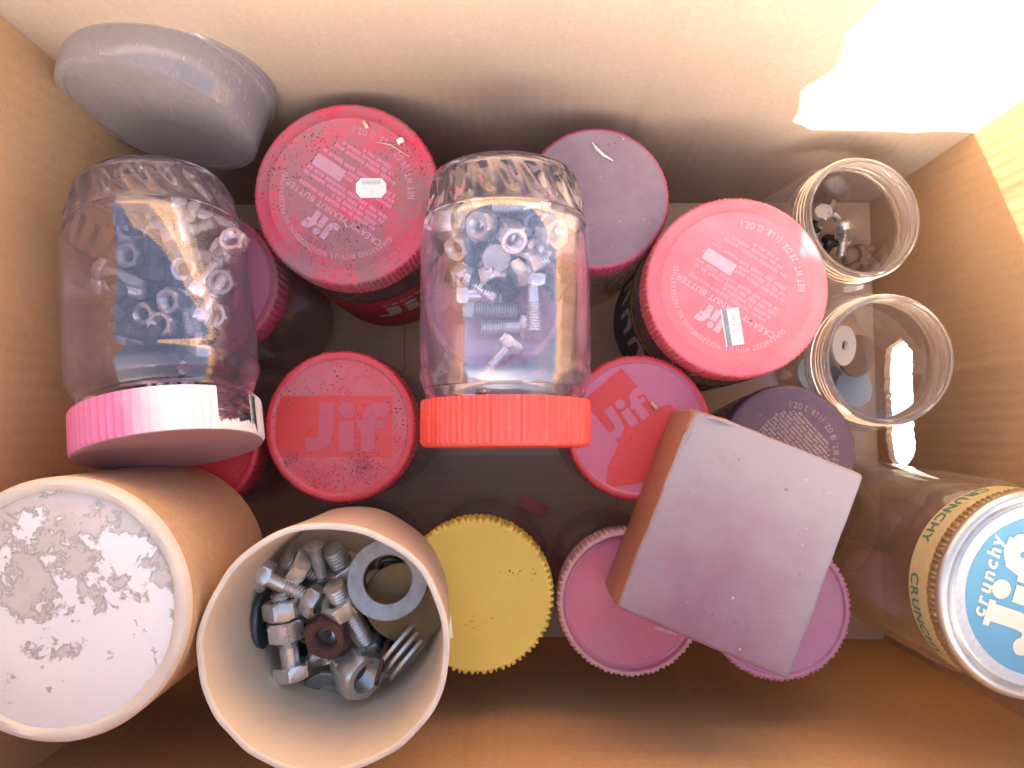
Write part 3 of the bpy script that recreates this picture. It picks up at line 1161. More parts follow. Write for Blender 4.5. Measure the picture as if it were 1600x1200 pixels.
lp.text("CRUNCHY", 0, Hg - 21.6, 7.5, bold=.02)
lp.build("band_lettering", M['greenink'], rg, cyl=43.9).rotation_euler = (0, 0, R_(128))
ml = MB()
nr = 110
ml.lathe([(44.0, Hg - 9.6), (44.4, Hg - 9), (44.4, Hg - 5), (44.2, Hg - 4.6)], nr * 4,
         lambda t, r, z, i: (r + (.35 if math.sin(nr * t) > 0 else -.35) if i in (1, 2) else r, z), mi=1)
ml.lathe([(44.2, Hg - 4.6), (44.8, Hg - 3.6), (44.4, Hg - 1.6), (43.2, Hg - .3), (41.8, Hg), (41, Hg - .3), (40.4, Hg - 1.6), (39.8, Hg - 2.0), (39.2, Hg - 1.4), (38.4, Hg - .7),
          (37.5, Hg - .6), (0, Hg - .6)], 120)
mlo = ml.build("lid", [M['silver'], M['rustband']], rg, angle=50)
p = Print()
p.ring(33.4, 38.2)
p.build("white_ring", M['ringwhite'], mlo, Hg - .6)
p = Print()
for k in range(58):
    t0 = 2 * PI * k / 58
    t1 = t0 + PI / 58
    t2 = t0 + 2 * PI / 58
    p.stroke([(34.4 * math.cos(t0), 34.4 * math.sin(t0)), (37.8 * math.cos(t1), 37.8 * math.sin(t1))], .42)
    p.stroke([(37.8 * math.cos(t1), 37.8 * math.sin(t1)), (34.4 * math.cos(t2), 34.4 * math.sin(t2))], .42)
p.build("zigzag_print", M['inklight'], mlo, Hg - .45)
p = Print()
p.disc(0, 0, 33.6, 72)
p.build("blue_disc", M['blue'], mlo, Hg - .45)
p = Print()
p.text("crunchy", 0, 0, 8.4, bold=.03, shear=.15)
p.v = [(a + 1, b + 22.5, c) for a, b, c in p.v]
p.spin(74).build("printed_lettering", M['cream'], mlo, Hg - .2)
p = Print()
p.logo(-2, 9.0, 25, 0, slab=True)
p.spin(72).build("logo", M['cream'], mlo, Hg - .2)

# --- frosted tub leaning in the far left corner
c0 = at(250, 188, 160)
ntub = Vector((-.18, -.97, .16)).normalized()
rt = thing("plastic_tub", "shallow grey frosted plastic tub stood on edge in the far left corner", "tub", c0, -ntub, 0)
mb = MB()
pr = [(0, .8), (44, .8), (46.5, .6), (47, 0), (50.4, 0), (51.4, .5), (51.8, 1.6), (52.6, 27), (54.0, 27.3), (54.6, 28.0), (54.6, 30.2), (53.9, 30.6), (53.9, 31.6), (54.6, 32), (54.6, 34.4), (54, 35), (52.6, 35),
      (52.0, 34.4), (51.2, 27), (50.4, 2.2), (49.6, 1.6), (0, 2.0)]
pr = [(r * .92, z * .86) for r, z in pr]
mb.lathe(pr, 110)
mb.build("body", M['frost'], rt, angle=28)

# --- paper tubes
Ht1, R1 = 90.0, 50.5
top = at(86, 953, 234)
base = Vector((top.x - 1, top.y + 2, 142))
ax = top - base
Ht1 = ax.length
t1 = thing("paper_tube", "tan paper tube standing with its flaking white end up", "tube", base, ax, 0, "paper tubes in the near left corner")
mb = MB()
mb.lathe([(0, 0), (R1 - 1.5, 0), (R1 - .6, .6), (R1, 2), (R1, Ht1 - 5)], 96)
mb.lathe([(R1, Ht1 - 5), (R1, Ht1 - 2.5), (R1 - 1, Ht1 - .6), (R1 - 2.6, Ht1), (R1 - 4.4, Ht1 - .4), (R1 - 5.4, Ht1 - 1.4), (R1 - 5.6, Ht1 - 3.4)], 96,
         lambda t, r, z, i: (r + .25 * math.sin(9 * t + i) * (i > 1), z + .3 * math.sin(13 * t) * (i in (2, 3))), mi=1)
mb.build("tube_wall", [M['tubecard'], M['tuberim']], t1)
MB().lathe([(R1 - 5.0, Ht1 - 2.4), (R1 - 6.5, Ht1 - 1.7), (R1 * .5, Ht1 - 1.4), (0, Ht1 - 1.5)], 96).build("end_cap", M['flaky'], t1)

top = at(507, 1014, 220)
base = at(556, 934, 137)
ax = top - base
Ht2 = ax.length
R2 = 50.0
t2 = thing("paper_cup", "pale open paper tube full of bolts, nuts and washers", "tube", base, ax, 0, "paper tubes in the near left corner")
mb = MB()


def wob(t, r, z, i):
    r *= .925 + .075 * max(0, min(1, z / Ht2))
    return r + .35 * math.sin(5 * t + z * .05) + .2 * math.sin(11 * t), z + (.5 * math.sin(7 * t) + .3 * math.sin(19 * t) if z > Ht2 - 3 else 0)


mb.lathe([(0, 0), (R2 - 1.2, 0), (R2 - .2, 1), (R2, 3), (R2, Ht2 * .5), (R2, Ht2 - 1.4)], 120, wob)
mb.lathe([(R2, Ht2 - 1.4), (R2 - .5, Ht2 - .3), (R2 - 1.4, Ht2), (R2 - 2.3, Ht2 - .3), (R2 - 2.7, Ht2 - 1.4)], 120, wob, mi=1)
mb.lathe([(R2 - 2.7, Ht2 - 1.4), (R2 - 2.9, Ht2 * .5), (R2 - 3, 4), (R2 - 4, 2.4), (0, 2.4)], 120, wob, mi=2)
mb.build("tube_wall", [M['tubepale'], M['tuberim'], M['tubein']], t2)
fr = MB()
fr.add([(0, 0, 0), (2.4, 1, .4), (1.5, 11, 1.8), (0.2, 2, 1.0)], [(0, 1, 2), (0, 2, 3), (0, 3, 1), (1, 3, 2)])
fo = fr.build("torn_sliver", M['tuberim'], t2)
fo.location = (Vector((R2 - 1.5, 2, Ht2 - 2))) * S
CUP = (base, ax.normalized(), Ht2)

# --- small mauve box lying on the lids
zc = 190.0
q = [at(1086, 634, zc), at(1349, 741, zc), at(1236, 1064, zc), at(962, 951, zc)]
cen = sum(q, Vector()) / 4
ex = ((q[1] - q[0]) + (q[2] - q[3])).normalized()
ey = ((q[0] - q[3]) + (q[1] - q[2])).normalized()
wx = ((q[1] - q[0]).length + (q[2] - q[3]).length) / 2
wy = ((q[0] - q[3]).length + (q[1] - q[2]).length) / 2
th = 50.0
bm = bmesh.new()
bmesh.ops.create_cube(bm, size=1)
for v in bm.verts:
    v.co = Vector((v.co.x * wx, v.co.y * wy, v.co.z * th)) * S
bmesh.ops.subdivide_edges(bm, edges=bm.edges[:], cuts=1)
bmesh.ops.bevel(bm, geom=[e for e in bm.edges if len(e.link_faces) == 2 and e.calc_face_angle(0) > .5], offset=2.0 * S, segments=3, affect='EDGES', profile=.5)
bmesh.ops.subdivide_edges(bm, edges=[e for e in bm.edges if e.calc_length() > 6 * S], cuts=8, use_grid_fill=True)
from mathutils import noise as mnoise
cr = Vector((-wx / 2, wy / 2, th / 2)) * S
for v in bm.verts:
    d = (v.co - cr).length / S
    if d < 14:                              # crushed, frayed corner
        v.co += (Vector((.3, -.3, -.85)) * (14 - d) * .34 + Vector((.3, .2, 1)) * mnoise.noise(v.co * 420) * 2.6) * S
    nz = mnoise.noise(v.co * 60) * .6 + mnoise.noise(v.co * 200) * .45
    v.co += v.co.normalized() * nz * S * 1.0
bm.normal_update()
me = bpy.data.meshes.new("small_box")
for f in bm.faces:
    f.smooth = True
    f.material_index = 0 if f.normal.z > .6 else 1
bm.to_mesh(me)
bm.free()
me.materials.append(M['mauve'])
me.materials.append(M['boxside'])
me.set_sharp_from_angle(angle=R_(45))
sb = bpy.data.objects.new("small_box", me)
col.objects.link(sb)
ang = math.atan2(ex.y, ex.x)
sb.location = Vector((cen.x, cen.y, zc - th / 2)) * S
sb.rotation_euler = (0, 0, ang)
tag(sb, "small closed mauve box with brown sides and a frayed corner lying on the lids", "box")


# ------------------------------------------------------------------ hardware
def hexring(af, z, scale=1.0):
    r = af / 2 / math.cos(PI / 6) * scale
    return [(r * math.cos(PI / 3 * k), r * math.sin(PI / 3 * k), z) for k in range(6)]


def hex_solid(mb, af, z0, z1, hole=0.0, cham=True):
    """hexagon with rounded-off corners (12-sided chamfer rings) and an optional threaded hole"""
    seg = 36
    rc = af / 2

    def hexr(t):
        a = (t + PI / 6) % (PI / 3) - PI / 6
        return rc / math.cos(a)
    c = af * .06
    pr = [(rc * .97, z0), (None, z0 + c), (None, z1 - c), (rc * .97, z1)]
    prof = []
    if hole > 0:
        prof = [(hole + .6, z0)] + pr + [(hole + .6, z1), (hole, z1 - .8)]
        z = z1 - 1.2
        while z > z0 + 1.4:
            prof += [(hole - .5, z), (hole, z - .6)]
            z -= 1.2
        prof += [(hole, z0 + .8)]
    else:
        prof = [(0, z0)] + pr + [(0, z1 + .2)]
    prof2 = [(rc if r is None else r, z) for r, z in prof]
    flags = [r is None for r, z in prof]
    mb.lathe(prof2, seg, lambda t, r, z, i: (hexr(t) if flags[i] else min(r, hexr(t)), z), closed=hole > 0)


def bolt_parts(af, hh, d, ln, thr, mat, dome=False):
    """origin at the middle of its length, head at -z"""
    z = -(hh + ln) / 2
    h = MB()
    if dome:
        h.lathe([(0, z), (af * .2, z + .1), (af * .38, z + hh * .35), (af * .5, z + hh * .85), (af * .5, z + hh), (0, z + hh)], 20)
    else:
        hex_solid(h, af, z, z + hh)
    s = MB()
    r = d / 2
    pr = [(0, z + hh - .2), (r * .95, z + hh - .2), (r * .95, z + hh + ln - thr)]
    zz = z + hh + ln - thr
    pitch = max(1.2, d * .18)
    while zz < z + hh + ln - 1.2:
        pr += [(r * .80, zz + pitch * .1), (r, zz + pitch * .5), (r, zz + pitch * .65)]
        zz += pitch
    pr += [(r * .85, z + hh + ln - .6), (r * .7, z + hh + ln), (0, z + hh + ln)]
    s.lathe(pr, 16)
    return h.mesh("head", mat), s.mesh("shank", mat, angle=60)


def mesh_fix(me):
    bm = bmesh.new()
    bm.from_mesh(me)
    bmesh.ops.recalc_face_normals(bm, faces=bm.faces)
    bm.to_mesh(me)
    bm.free()
    return me


_bp = {}


def bolt(label, a, b, d=8, af=13, hh=5.5, mat='zinc', thr=None, dome=False, group=None, name="bolt", spin=15):
    """a bolt from its head's outer face a to its tip b"""
    a, b = Vector(a), Vector(b)
    ln = (b - a).length - hh
    ln = max(4.0, round(ln / 2) * 2)
    thr = min(ln, thr if thr else ln * .65)
    k = (af, hh, d, ln, round(thr), mat, dome)
    if k not in _bp:
        h, s = bolt_parts(af, hh, d, ln, thr, M[mat], dome)
        _bp[k] = (mesh_fix(h), mesh_fix(s))
    h, s = _bp[k]
    root = thing(name, label, "bolt", (a + b) / 2, b - a, spin, group)
    for nm, me in (("head", h), ("shank", s)):
        o = bpy.data.objects.new(nm, me)
        col.objects.link(o)
        o.parent = root
    return root


_np = {}


def nut(label, c, axis, af=13, hh=7, hole=None, mat='zinc', group=None, spin=10):
    hole = hole or af * .31
    k = (af, hh, hole, mat)
    if k not in _np:
        mb = MB()
        hex_solid(mb, af, -hh / 2, hh / 2, hole)
        _np[k] = mesh_fix(mb.mesh("nut", M[mat]))
    o = bpy.data.objects.new("nut", _np[k])
    col.objects.link(o)
    tag(o, label, "nut", group)
    return pose(o, c, axis, spin)


_wp = {}


def washer(label, c, axis, r=15, hole=6, t=2, mat='zinc', group=None, name="washer", cat="washer"):
    k = (r, hole, t, mat)
    if k not in _wp:
        e = t * .2
        if hole > 0:
            pr = [(hole, -t / 2), (r - e, -t / 2), (r, -t / 2 + e), (r, t / 2 - e), (r - e, t / 2), (hole + e, t / 2), (hole, t / 2 - e)]
            mb = MB().lathe(pr, 48, closed=True)
        else:
            mb = MB().lathe([(0, -t / 2), (r - e, -t / 2), (r, -t / 2 + e), (r, t / 2 - e), (r - e, t / 2), (0, t / 2)], 48)
        _wp[k] = mesh_fix(mb.mesh("washer", M[mat]))
    o = bpy.data.objects.new(name, _wp[k])
    col.objects.link(o)
    tag(o, label, cat, group)
    return pose(o, c, axis)


GC = "hardware in the open paper tube"


def img(ax_, ay_, up=0.0):
    """a direction given as seen in the photo (right, down) plus a rise"""
    return Vector((ax_, -ay_, up))


# bolts and nuts in the paper cup
bolt("zinc bolt pointing right from the upper left of the paper tube", at(404, 896, 168), at(489, 936, 165), 8, 13, 6, 'zinc_bright', group=GC)
nut("zinc nut on the tip of the bolt at the upper left of the tube", at(489, 939, 166), img(.88, .45, .15), 13.5, 7, mat='zinc', group=GC)
bolt("stubby bolt threaded through the bluish nut at the top left of the tube", at(506, 903, 154), at(444, 872, 166), 9, 14, 5, 'zinc_dull', thr=22, group=GC)
nut("bluish bright nut at the top left of the paper tube", at(467, 884, 163), img(-.85, -.45, .35), 15, 8, 4.6, mat='zinc_bright', group=GC)
bolt("thin dark screw pointing down from the upper rim of the tube", at(489, 846, 172), at(503, 902, 164), 6, 10, 2.6, 'zinc_dull', thr=30, dome=True, group=GC)
bolt("thick bolt whose blunt tip points to the top of the tube", at(548, 908, 152), at(515, 853, 166), 11, 16, 6, 'zinc_dull', thr=20, group=GC)
nut("nut screwed on the thick bolt left of the large washer", at(538, 890, 158), img(-.5, -.82, .5), 17, 8, 5.6, mat='zinc', group=GC)
bolt("long threaded bolt running down the middle of the tube", at(577, 1014, 152), at(520, 914, 174), 10, 13, 6, 'zinc', thr=40, group=GC)
nut("nut on the long bolt in the middle of the tube", at(533, 944, 170), img(-.45, -.8, .62), 16, 8.5, 5.1, mat='zinc', group=GC)
bolt("upright bolt with a shiny plain shank at the left of the tube", at(458, 1058, 162), at(437, 926, 166), 9.5, 16, 7, 'zinc_bright', thr=26, group=GC)
nut("upper of the two nuts on the shiny bolt at the left of the tube", at(441, 952, 168), img(-.13, -.95, .05), 15.5, 8.5, 4.9, mat='zinc', group=GC, spin=0)
nut("lower of the two nuts on the shiny bolt at the left of the tube", at(446, 984, 167), img(-.13, -.95, .05), 16, 9, 4.9, mat='zinc_bright', group=GC, spin=30)
nut("rusty brown nut lying in the middle of the paper tube", at(511, 993, 170), img(-.06, .22, .95), 19, 8, 5.4, mat='rust', group=GC, spin=8)
washer("bluish washer seen through the hole of the rusty nut", at(512, 990, 160), (0, 0, 1), 9, 2, 1.6, 'zinc_bright', GC)
nut("big grey nut with its threaded hole facing right in the tube", at(562, 1052, 164), img(.72, .25, .62), 21, 11, 6.6, mat='zinc', group=GC, spin=12)
bolt("blunt bolt tip pointing left beside the big grey nut", at(577, 1020, 148), at(521, 1050, 163), 10.5, 16, 6, 'zinc', thr=30, group=GC)
nut("half hidden nut under the rusty nut in the tube", at(508, 1022, 156), img(.3, .8, .5), 14, 7, mat='zinc_bright', group=GC)
washer("large flat ring washer at the upper right of the tube", at(606, 905, 172), img(.12, -.22, .95), 18.6, 11, 2.2, 'zinc_dull', GC)
washer("olive disc lying under the large ring washer", at(634, 942, 165), img(-.05, .2, .95), 20, 3, 1.8, 'olive', GC)
washer("small black ring inside the large ring washer", at(610, 884, 163), img(.1, .6, .75), 6, 3.5, 3, 'dark', GC)
washer("grey washer beneath the small black ring", at(622, 890, 157), img(-.3, .2, .9), 12, 4, 2, 'zinc_dull', GC)
bolt("upright bolt end showing through the large ring washer", at(585, 930, 148), at(590, 905, 163), 11, 16, 5, 'zinc_dull', thr=14, group=GC)
for k, (x, y, z) in enumerate(((625, 1003, 156), (634, 1012, 154), (643, 1021, 152))):
    washer(("inner", "middle", "outermost")[k] + " washer of the three stood on edge at the right of the tube", at(x, y, z), img(.75, .62, .10), 15.5, 6, 2.1, 'zinc', GC)
washer("blue washer stood on edge at the left of the tube", at(413, 966, 158), img(.95, 0, .0), 14, 4, 2.0, 'zinc_blue', GC)
washer("upper washer of the pair at the near side of the tube", at(513, 1078, 149), img(.05, .5, .86), 12, 4, 2.2, 'zinc_dull', GC)
washer("lower washer of the pair at the near side of the tube", at(515, 1086, 146), img(.05, .5, .86), 13, 4, 2.2, 'zinc', GC)
washer("rusty washer stood on edge right of the big grey nut", at(598, 1034, 160), img(.93, .25, -.06), 11, 4, 2.0, 'rust', GC)
for lb, x, y, m_ in (("dull nut under the bolt at the upper left of the tube", 480, 915, 'zinc_dull'), ("dark nut under the long bolt in the middle of the tube", 560, 960, 'dark'),
                     ("dark nut between the shiny bolt and the rusty nut", 472, 1000, 'dark'), ("dark nut right of the tip of the long bolt in the tube", 604, 985, 'dark'),
                     ("dull nut seen through the large ring washer", 585, 880, 'zinc_dull')):
    nut(lb, at(x, y, 145), (random.uniform(-.4, .4), random.uniform(-.4, .4), 1), 14, 8, mat=m_, group=GC)

# hardware in the middle clear jar, lying on the lower side of its wall
GM = "bolts and nuts in the clear jar with the coral lid"
zb = 149.0
bolt("bolt lying crosswise nearest the base of the middle clear jar", at(861, 323, zb + 6), at(767, 328, zb + 4), 8, 12, 5, 'zinc_bright', group=GM)
nut("grey nut with its hole facing right at the upper left of the middle jar", at(704, 345, zb + 12), img(.85, .12, .4), 17, 10, 5.2, mat='zinc', group=GM)
bolt("round headed bolt leaning left near the base of the middle jar", at(768, 333, zb + 16), at(738, 374, zb + 8), 8, 15, 5, 'zinc', dome=True, group=GM)
bolt("thick blunt bolt pointing right in the heap of the middle jar", at(745, 362, zb + 4), at(796, 382, zb + 12), 11, 14, 5, 'zinc_dull', group=GM)
bolt("bolt with a flat head slanting down the heap of the middle jar", at(808, 348, zb + 17), at(784, 430, zb + 6), 8, 14, 5, 'zinc', group=GM)
nut("pale nut on the right slope of the heap in the middle jar", at(820, 408, zb + 11), img(-.5, .6, .6), 15, 9, mat='zinc_bright', group=GM)
nut("nut touching the pale nut on its right in the middle jar", at(838, 388, zb + 10), img(.5, .4, .7), 14, 8, mat='zinc', group=GM)
bolt("bolt with a broad head pointing straight down the middle jar", at(833, 427, zb + 8), at(834, 518, zb + 4), 8, 14, 6, 'zinc_bright', group=GM)
bolt("bolt pointing right with a white head at the left of the middle jar", at(710, 461, zb + 8), at(808, 461, zb), 8, 13, 6, 'zinc_bright', group=GM)
bolt("bolt lying below the white headed bolt in the middle jar", at(722, 480, zb + 4), at(810, 486, zb + 2), 8, 12, 6, 'zinc_dull', thr=24, group=GM)
bolt("lowest crosswise bolt in the middle jar", at(832, 509, zb - 2), at(750, 512, zb - 2), 8, 12, 6, 'zinc', group=GM)
bolt("lone slanting bolt closest to the coral lid in the middle jar", at(804, 531, zb - 2), at(751, 596, zb - 4), 7, 12, 6, 'zinc_bright', thr=10, group=GM)
nut("nut at the right wall of the middle jar", at(862, 366, zb + 18), img(.6, .2, .7), 14, 9, mat='zinc', group=GM)
nut("small nut by the left wall of the middle jar", at(716, 386, zb + 10), img(-.4, .5, .7), 12, 7, mat='zinc', group=GM)
nut("small nut above the white headed bolt in the middle jar", at(722, 430, zb + 6), img(.3, .5, .7), 12, 7, mat='zinc_dull', group=GM)
bolt("dark bolt in the centre of the heap of the middle jar", at(770, 410, zb + 6), at(800, 470, zb + 9), 8, 13, 6, 'dark', group=GM)
nut("bluish nut under the crosswise bolt in the middle jar", at(836, 350, zb + 12), img(.2, .3, .9), 13, 8, mat='zinc_blue', group=GM)
nut("dark nut in the heap of the middle jar", at(790, 440, zb + 2), img(.4, .3, .8), 14, 8, mat='dark', group=GM)
bolt("dark bolt under the heap of the middle jar", at(720, 400, zb + 2), at(790, 398, zb + 2), 8, 13, 6, 'dark', group=GM)

bolt("short bolt tucked in the upper right corner of the middle jar", at(866, 336, zb + 14), at(850, 372, zb + 8), 8, 12, 5, 'zinc', group=GM)
bolt("bolt leaning on the left wall near the base of the middle jar", at(716, 318, zb + 12), at(746, 336, zb + 4), 8, 12, 5, 'zinc_dull', group=GM)
nut("bright nut on top of the heap in the middle jar", at(800, 372, zb + 22), img(.3, .6, .7), 13, 8, mat='zinc_bright', group=GM, spin=25)
nut("nut beside the round headed bolt in the middle jar", at(752, 352, zb + 20), img(-.5, .2, .8), 13, 8, mat='zinc', group=GM)
bolt("bolt slanting right below the pale nut of the middle jar", at(800, 430, zb + 14), at(856, 404, zb + 10), 8, 13, 6, 'zinc', group=GM)
nut("nut standing on edge below the heap in the middle jar", at(770, 432, zb + 10), img(.2, .9, .3), 13, 8, mat='zinc_bright', group=GM)
bolt("bright bolt head facing up in the centre of the middle jar", at(776, 404, zb + 18), at(768, 392, zb - 4), 8, 14, 6, 'zinc_dull', group=GM)

rb = random.Random(21)
for k in range(16):                        # the bottom of the heap
    x, y = rb.uniform(715, 860), rb.uniform(322, 450)
    off = (x - 788) / 75.0
    t = rb.uniform(0, 2 * PI)
    h = Vector((math.cos(t), math.sin(t), rb.uniform(-.2, .2))) * 12
    c = at(x, y, zb - 2 + 9 * off * off + rb.uniform(0, 7))
    bolt("bolt buried in the heap of the middle clear jar", c - h, c + h, 8, 12, 5, rb.choice(('zinc', 'zinc_dull', 'zinc_dull', 'dark', 'zinc_bright')), group="bolts buried in the heap of the middle jar")

# nuts and bolts in the left clear jar
GL = "nuts and bolts in the scuffed clear jar"
zb = 153.0
spots = [(282, 388, 'n'), (338, 494, 'n'), (226, 490, 'n'), (330, 424, 'b'), (334, 464, 'b'), (254, 508, 'n'), (366, 378, 'n'), (352, 392, 'n'), (284, 350, 'b'), (300, 362, 'b'),
         (240, 400, 'b'), (214, 430, 'b'), (262, 430, 'b'), (290, 450, 'b'), (232, 360, 'b'), (310, 520, 'b'), (268, 470, 'n'), (204, 400, 'n'), (190, 450, 'b'), (316, 400, 'b'),
         (250, 340, 'n'), (208, 350, 'n'), (290, 420, 'n'), (212, 520, 'b'), (346, 440, 'n'), (270, 540, 'b'), (236, 450, 'n')]
rb = random.Random(5)
for k in range(22):                        # the mass underneath
    x, y = rb.uniform(185, 360), rb.uniform(335, 545)
    off = (x - 272) / 75.0
    t = rb.uniform(0, 2 * PI)
    h = Vector((math.cos(t), math.sin(t), rb.uniform(-.2, .2))) * 12
    c = at(x, y, zb + 9 * off * off + rb.uniform(-2, 4))
    bolt("dark bolt in the mass at the bottom of the scuffed clear jar", c - h, c + h, 7, 11, 5, rb.choice(('zinc_dull', 'dark', 'dark', 'dark', 'zinc')), group="bolts massed at the bottom of the scuffed jar")
used = {}
for k, (x, y, kind) in enumerate(spots):
    off = (x - 272) / 75.0
    z = zb + 10 * off * off + random.uniform(-2, 10)
    m_ = random.choice(('zinc_dull', 'dark', 'dark', 'zinc_dull', 'zinc')) if k > 8 else 'zinc_bright'
    w1 = {'zinc_dull': 'dull', 'dark': 'dark', 'zinc': 'grey', 'zinc_bright': 'bright'}[m_]
    w2 = "by the base end" if y < 385 else ("halfway along" if y < 455 else "towards the lid end")
    w3 = "left side" if x < 235 else ("right side" if x > 308 else "middle line")
    lb = "%s %s in the scuffed clear jar, %s, on its %s" % (w1, 'nut' if kind == 'n' else 'bolt', w2, w3)
    if lb in used:
        first = used[lb]
        first[0]['label'] = lb + (", nearer the base" if first[1] < y else ", nearer the lid")
        lb += ", nearer the lid" if first[1] < y else ", nearer the base"
    if kind == 'n':
        used[lb] = nut(lb, at(x, y, z), (random.uniform(-.3, .3), random.uniform(-.3, .3), 1), 12, 7, mat=m_, group=GL, spin=random.uniform(0, 60)), y
    else:
        t = random.uniform(0, 2 * PI)
        h = Vector((math.cos(t), math.sin(t), random.uniform(-.25, .25))) * 13
        c = at(x, y, z)
        used[lb] = bolt(lb, c - h, c + h, 7, 12, 6, m_, group=GL), y

# screws in the far open jar
GS = "screws in the open jar in the far corner"
b0 = n1[1]
sc = [("round headed screw standing highest in the far open jar", 1, at(1322, 346, 40), at(1305, 385, 14)),
      ("shiny hex bolt leaning on the far open jar's left wall", 0, at(1287, 330, 44), at(1274, 372, 10)),
      ("pale screw lying at the near side in the far open jar", 0, at(1352, 405, 12), at(1320, 420, 8)),
      ("small pale peg upright in the far open jar", 1, at(1330, 394, 26), at(1322, 410, 6)),
      ("dark screw under the round headed one in the far open jar", 0, at(1300, 372, 22), at(1282, 408, 10)),
      ("dark screw slanting across the far open jar", 0, at(1322, 368, 26), at(1312, 400, 8)),
      ("dark screw deep in the far open jar by its left wall", 0, at(1270, 350, 26), at(1262, 394, 9)),
      ("pale screw tip at the near right in the far open jar", 0, at(1370, 412, 12), at(1346, 428, 8)),
      ("flat lying screw on the bottom of the far open jar", 0, at(1240, 380, 9), at(1275, 420, 9)),
      ("second flat lying screw on the bottom of the far open jar", 0, at(1235, 410, 9), at(1290, 395, 9))]
sc += [("screw lying high against the far left wall of the far open jar", 0, at(1288, 318, 34), at(1312, 344, 24)),
       ("bright screw lying below the round headed one in the far open jar", 0, at(1322, 350, 36), at(1314, 400, 22)),
       ("pale screw lying crosswise at the near side of the far open jar", 0, at(1338, 396, 18), at(1364, 388, 14))]
for k, (lb, dome, a, b_) in enumerate(sc):
    bolt(lb, a, b_, 6, 11, 4.5, ('zinc_bright', 'zinc_bright', 'tan', 'tan', 'dark', 'zinc', 'dark', 'tan', 'dark', 'zinc_dull', 'zinc', 'zinc_bright', 'tan')[k], dome=bool(dome), group=GS, name="screw")

# washers in the near open jar
GW = "washers in the open jar by the hand hole"
washer("tan round washer leaning in the near open jar", at(1338, 556, 30), img(.25, .1, .95), 14, 0, 2.4, 'tan', GW)
washer("pale blue disc lying in the near open jar", at(1334, 606, 18), img(.15, -.1, .97), 13, 0, 1.6, 'paleblue', GW, "disc", "disc")
washer("white washer at the left in the near open jar", at(1318, 540, 44), img(.55, .1, .8), 13, 3, 2.2, 'whiteprint', GW)
washer("dark washer at the bottom of the near open jar", at(1290, 600, 9), (0.05, 0, 1), 14, 5, 2.2, 'zinc_dull', GW)
washer("bluish washer by the left wall of the near open jar", at(1262, 585, 22), img(.5, -.1, .8), 11, 4, 2.0, 'paleblue', GW)

# ------------------------------------------------------------------ bits and pieces
def chip(name, label, px, py, z, w, l, t, rot, mat, mats2=None, cat="chip"):
    bm_ = MB()
    vs = []
    n_ = 6
    for k in range(n_ + 1):
        u = -l / 2 + l * k / n_
        bend = .8 * (1 - (2 * k / n_ - 1) ** 2)
        for (sx, h) in ((-1, 0), (1, 0), (1, t), (-1, t)):
            vs.append((u, sx * w / 2 * (1 + .12 * math.sin(k * 2.1)), h + bend))
    fs = []
    for k in range(n_):
        o = k * 4
        fs += [(o + i, o + (i + 1) % 4, o + 4 + (i + 1) % 4, o + 4 + i) for i in range(4)]
    fs += [(0, 1, 2, 3), (n_ * 4 + 3, n_ * 4 + 2, n_ * 4 + 1, n_ * 4)]
    bm_.add(vs, fs)
    o = bm_.build(name, mat)
    tag(o, label, cat)
    o.location = at(px, py, z) * S
    o.rotation_euler = (0, 0, R_(rot))
    return o


chip("plastic_chip", "small red oblong chip on the box floor above the yellow lid", 833, 790, -3.6, 9, 19, 2.2, -28, M['pinkred'])
chip("plastic_chip", "tiny pinkish white chip on the box floor under the coral lid", 699, 738, -3.6, 4, 6, 1.0, -40, M['palerim'])
chip("paper_scrap", "tiny pale crumb on the box floor near the small white chip", 781, 762, -3.6, 1.6, 4, .6, 55, M['straw'], cat="scrap")
sh = MB().tube([at(925, 222, 139.0), at(932, 232, 140), at(944, 243, 140.3), at(958, 251, 139.2)], [.3, .9, .9, .35], 5)
tag(sh.build("paper_shaving", M['whiteprint']), "curled white shaving on the dust covered lid", "shaving")
sh = MB().tube([at(588, 222, 158.6), at(610, 226, 159.2), at(640, 245, 158.6)], [.2, .4, .2], 5)
tag(sh.build("straw_stalk", M['straw']), "thin dry stalk on the dirty red lid by the far wall", "straw")
chip("plastic_chip", "small cream flake at the upper right of the dirty red lid", 626, 221, 158.3, 2.6, 3.6, .8, 30, M['sticker'])
chip("wood_flake", "tiny wedge shaped flake on the far side of the dirty red lid", 571, 195, 158.3, 1.6, 4.6, .7, -60, M['straw'], cat="flake")
chip("wood_flake", "tiny splinter below the lettering of the dirty red lid", 541, 352, 158.3, .7, 3.2, .5, -65, M['straw'], cat="flake")
chip("paper_scrap", "pale scrap beside the frayed corner of the mauve box", 1022, 634, 137.4, 1.6, 4.4, .7, -50, M['straw'], cat="scrap")
chip("paper_scrap", "frayed grey scrap hanging at the lower edge of the mauve box", 1040, 985, 141, 1.6, 11, .6, -18, M['palerim'], cat="scrap")


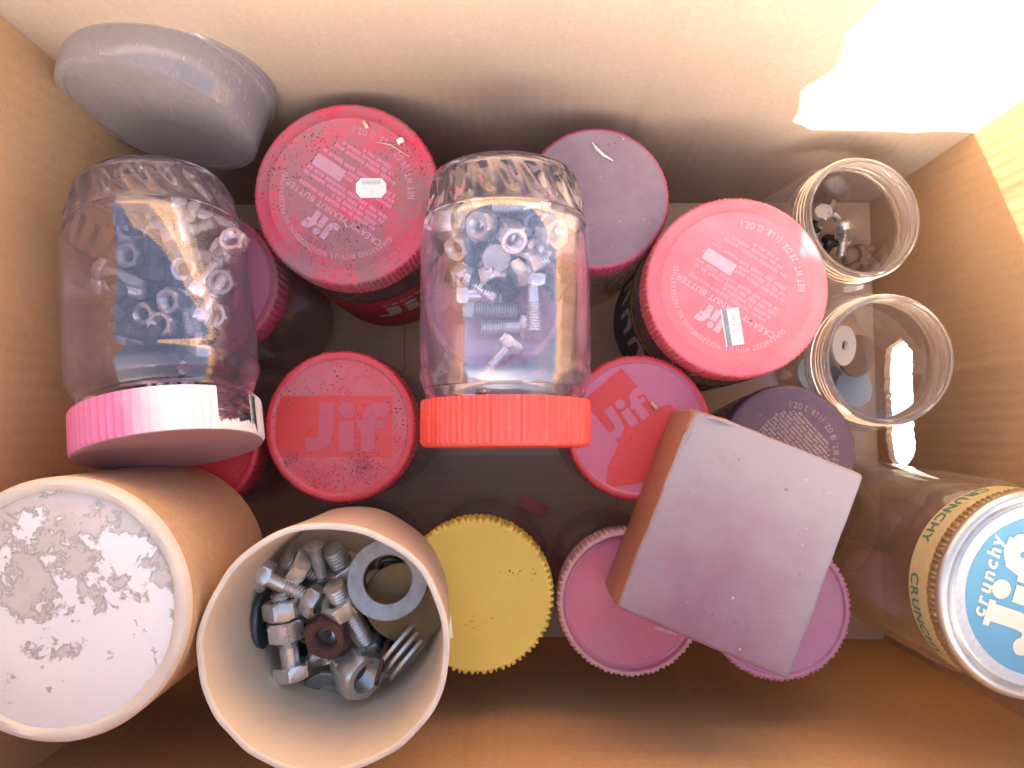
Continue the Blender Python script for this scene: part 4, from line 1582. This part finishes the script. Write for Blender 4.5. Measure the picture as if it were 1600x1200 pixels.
# loose black grit on the dirty lids: far too fine to count
def grit(name, label, px, py, z, R, spots, n, seed):
    rnd = random.Random(seed)
    mb = MB()
    c = at(px, py, z)
    k = 0
    while k < n:
        sx, sy, sg = rnd.choice(spots)
        q = at(rnd.gauss(sx, sg), rnd.gauss(sy, sg), z) if rnd.random() > .18 else Vector((c.x + rnd.uniform(-R, R), c.y + rnd.uniform(-R, R), z))
        if math.hypot(q.x - c.x, q.y - c.y) > R:
            continue
        r = rnd.uniform(.13, .34) * (1.6 if rnd.random() < .06 else 1)
        v = []
        for i in range(4):
            v.append((q.x + rnd.uniform(-r, r), q.y + rnd.uniform(-r, r), z + (rnd.uniform(.02, .1) if i < 3 else r * 1.2)))
        mb.add(v, [(0, 1, 2), (0, 1, 3), (1, 2, 3), (2, 0, 3)])
        k += 1
    o = mb.build(name, M['dark_inside'], smooth=False)
    tag(o, label, "grit", kind="stuff")


grit("grit", "black grit scattered over the lid with the straight oblong logo", 531, 666, 142.8, 34,
     [(565, 700, 16), (570, 735, 12), (488, 740, 14), (520, 750, 26), (560, 660, 22), (455, 720, 8), (500, 765, 18), (568, 725, 9)], 1700, 3)
grit("grit", "fine dirt spread over the dirty red lid by the far wall", 541, 302, 158.3, 42,
     [(500, 400, 22), (540, 420, 26), (480, 380, 16), (600, 410, 24), (530, 360, 14), (620, 260, 30), (540, 360, 60)], 1300, 4)
grit("grit", "a few dark crumbs on the yellow lid", 744, 931, 136.2, 34, [(742, 968, 9), (740, 975, 14), (790, 960, 30)], 60, 5)

# crumbs and grit on the bare floor of the box
rnd = random.Random(9)
for nm, lb, mt, n_ in (("grit", "dark crumbs scattered on the box floor", M['dark_inside'], 160), ("crumbs", "pale crumbs scattered on the box floor", M['straw'], 70)):
    mb = MB()
    for k in range(n_):
        x, y, r = rnd.uniform(-78, 86), rnd.uniform(-120, 110), rnd.uniform(.25, .8) * (2 if rnd.random() < .05 else 1)
        mb.add([(x + rnd.uniform(-r, r), y + rnd.uniform(-r, r), -3.7 + (.05 if i < 3 else r * 1.1)) for i in range(4)], [(0, 1, 2), (0, 1, 3), (1, 2, 3), (2, 0, 3)])
    tag(mb.build(nm, mt, smooth=False), lb, nm, kind="stuff")
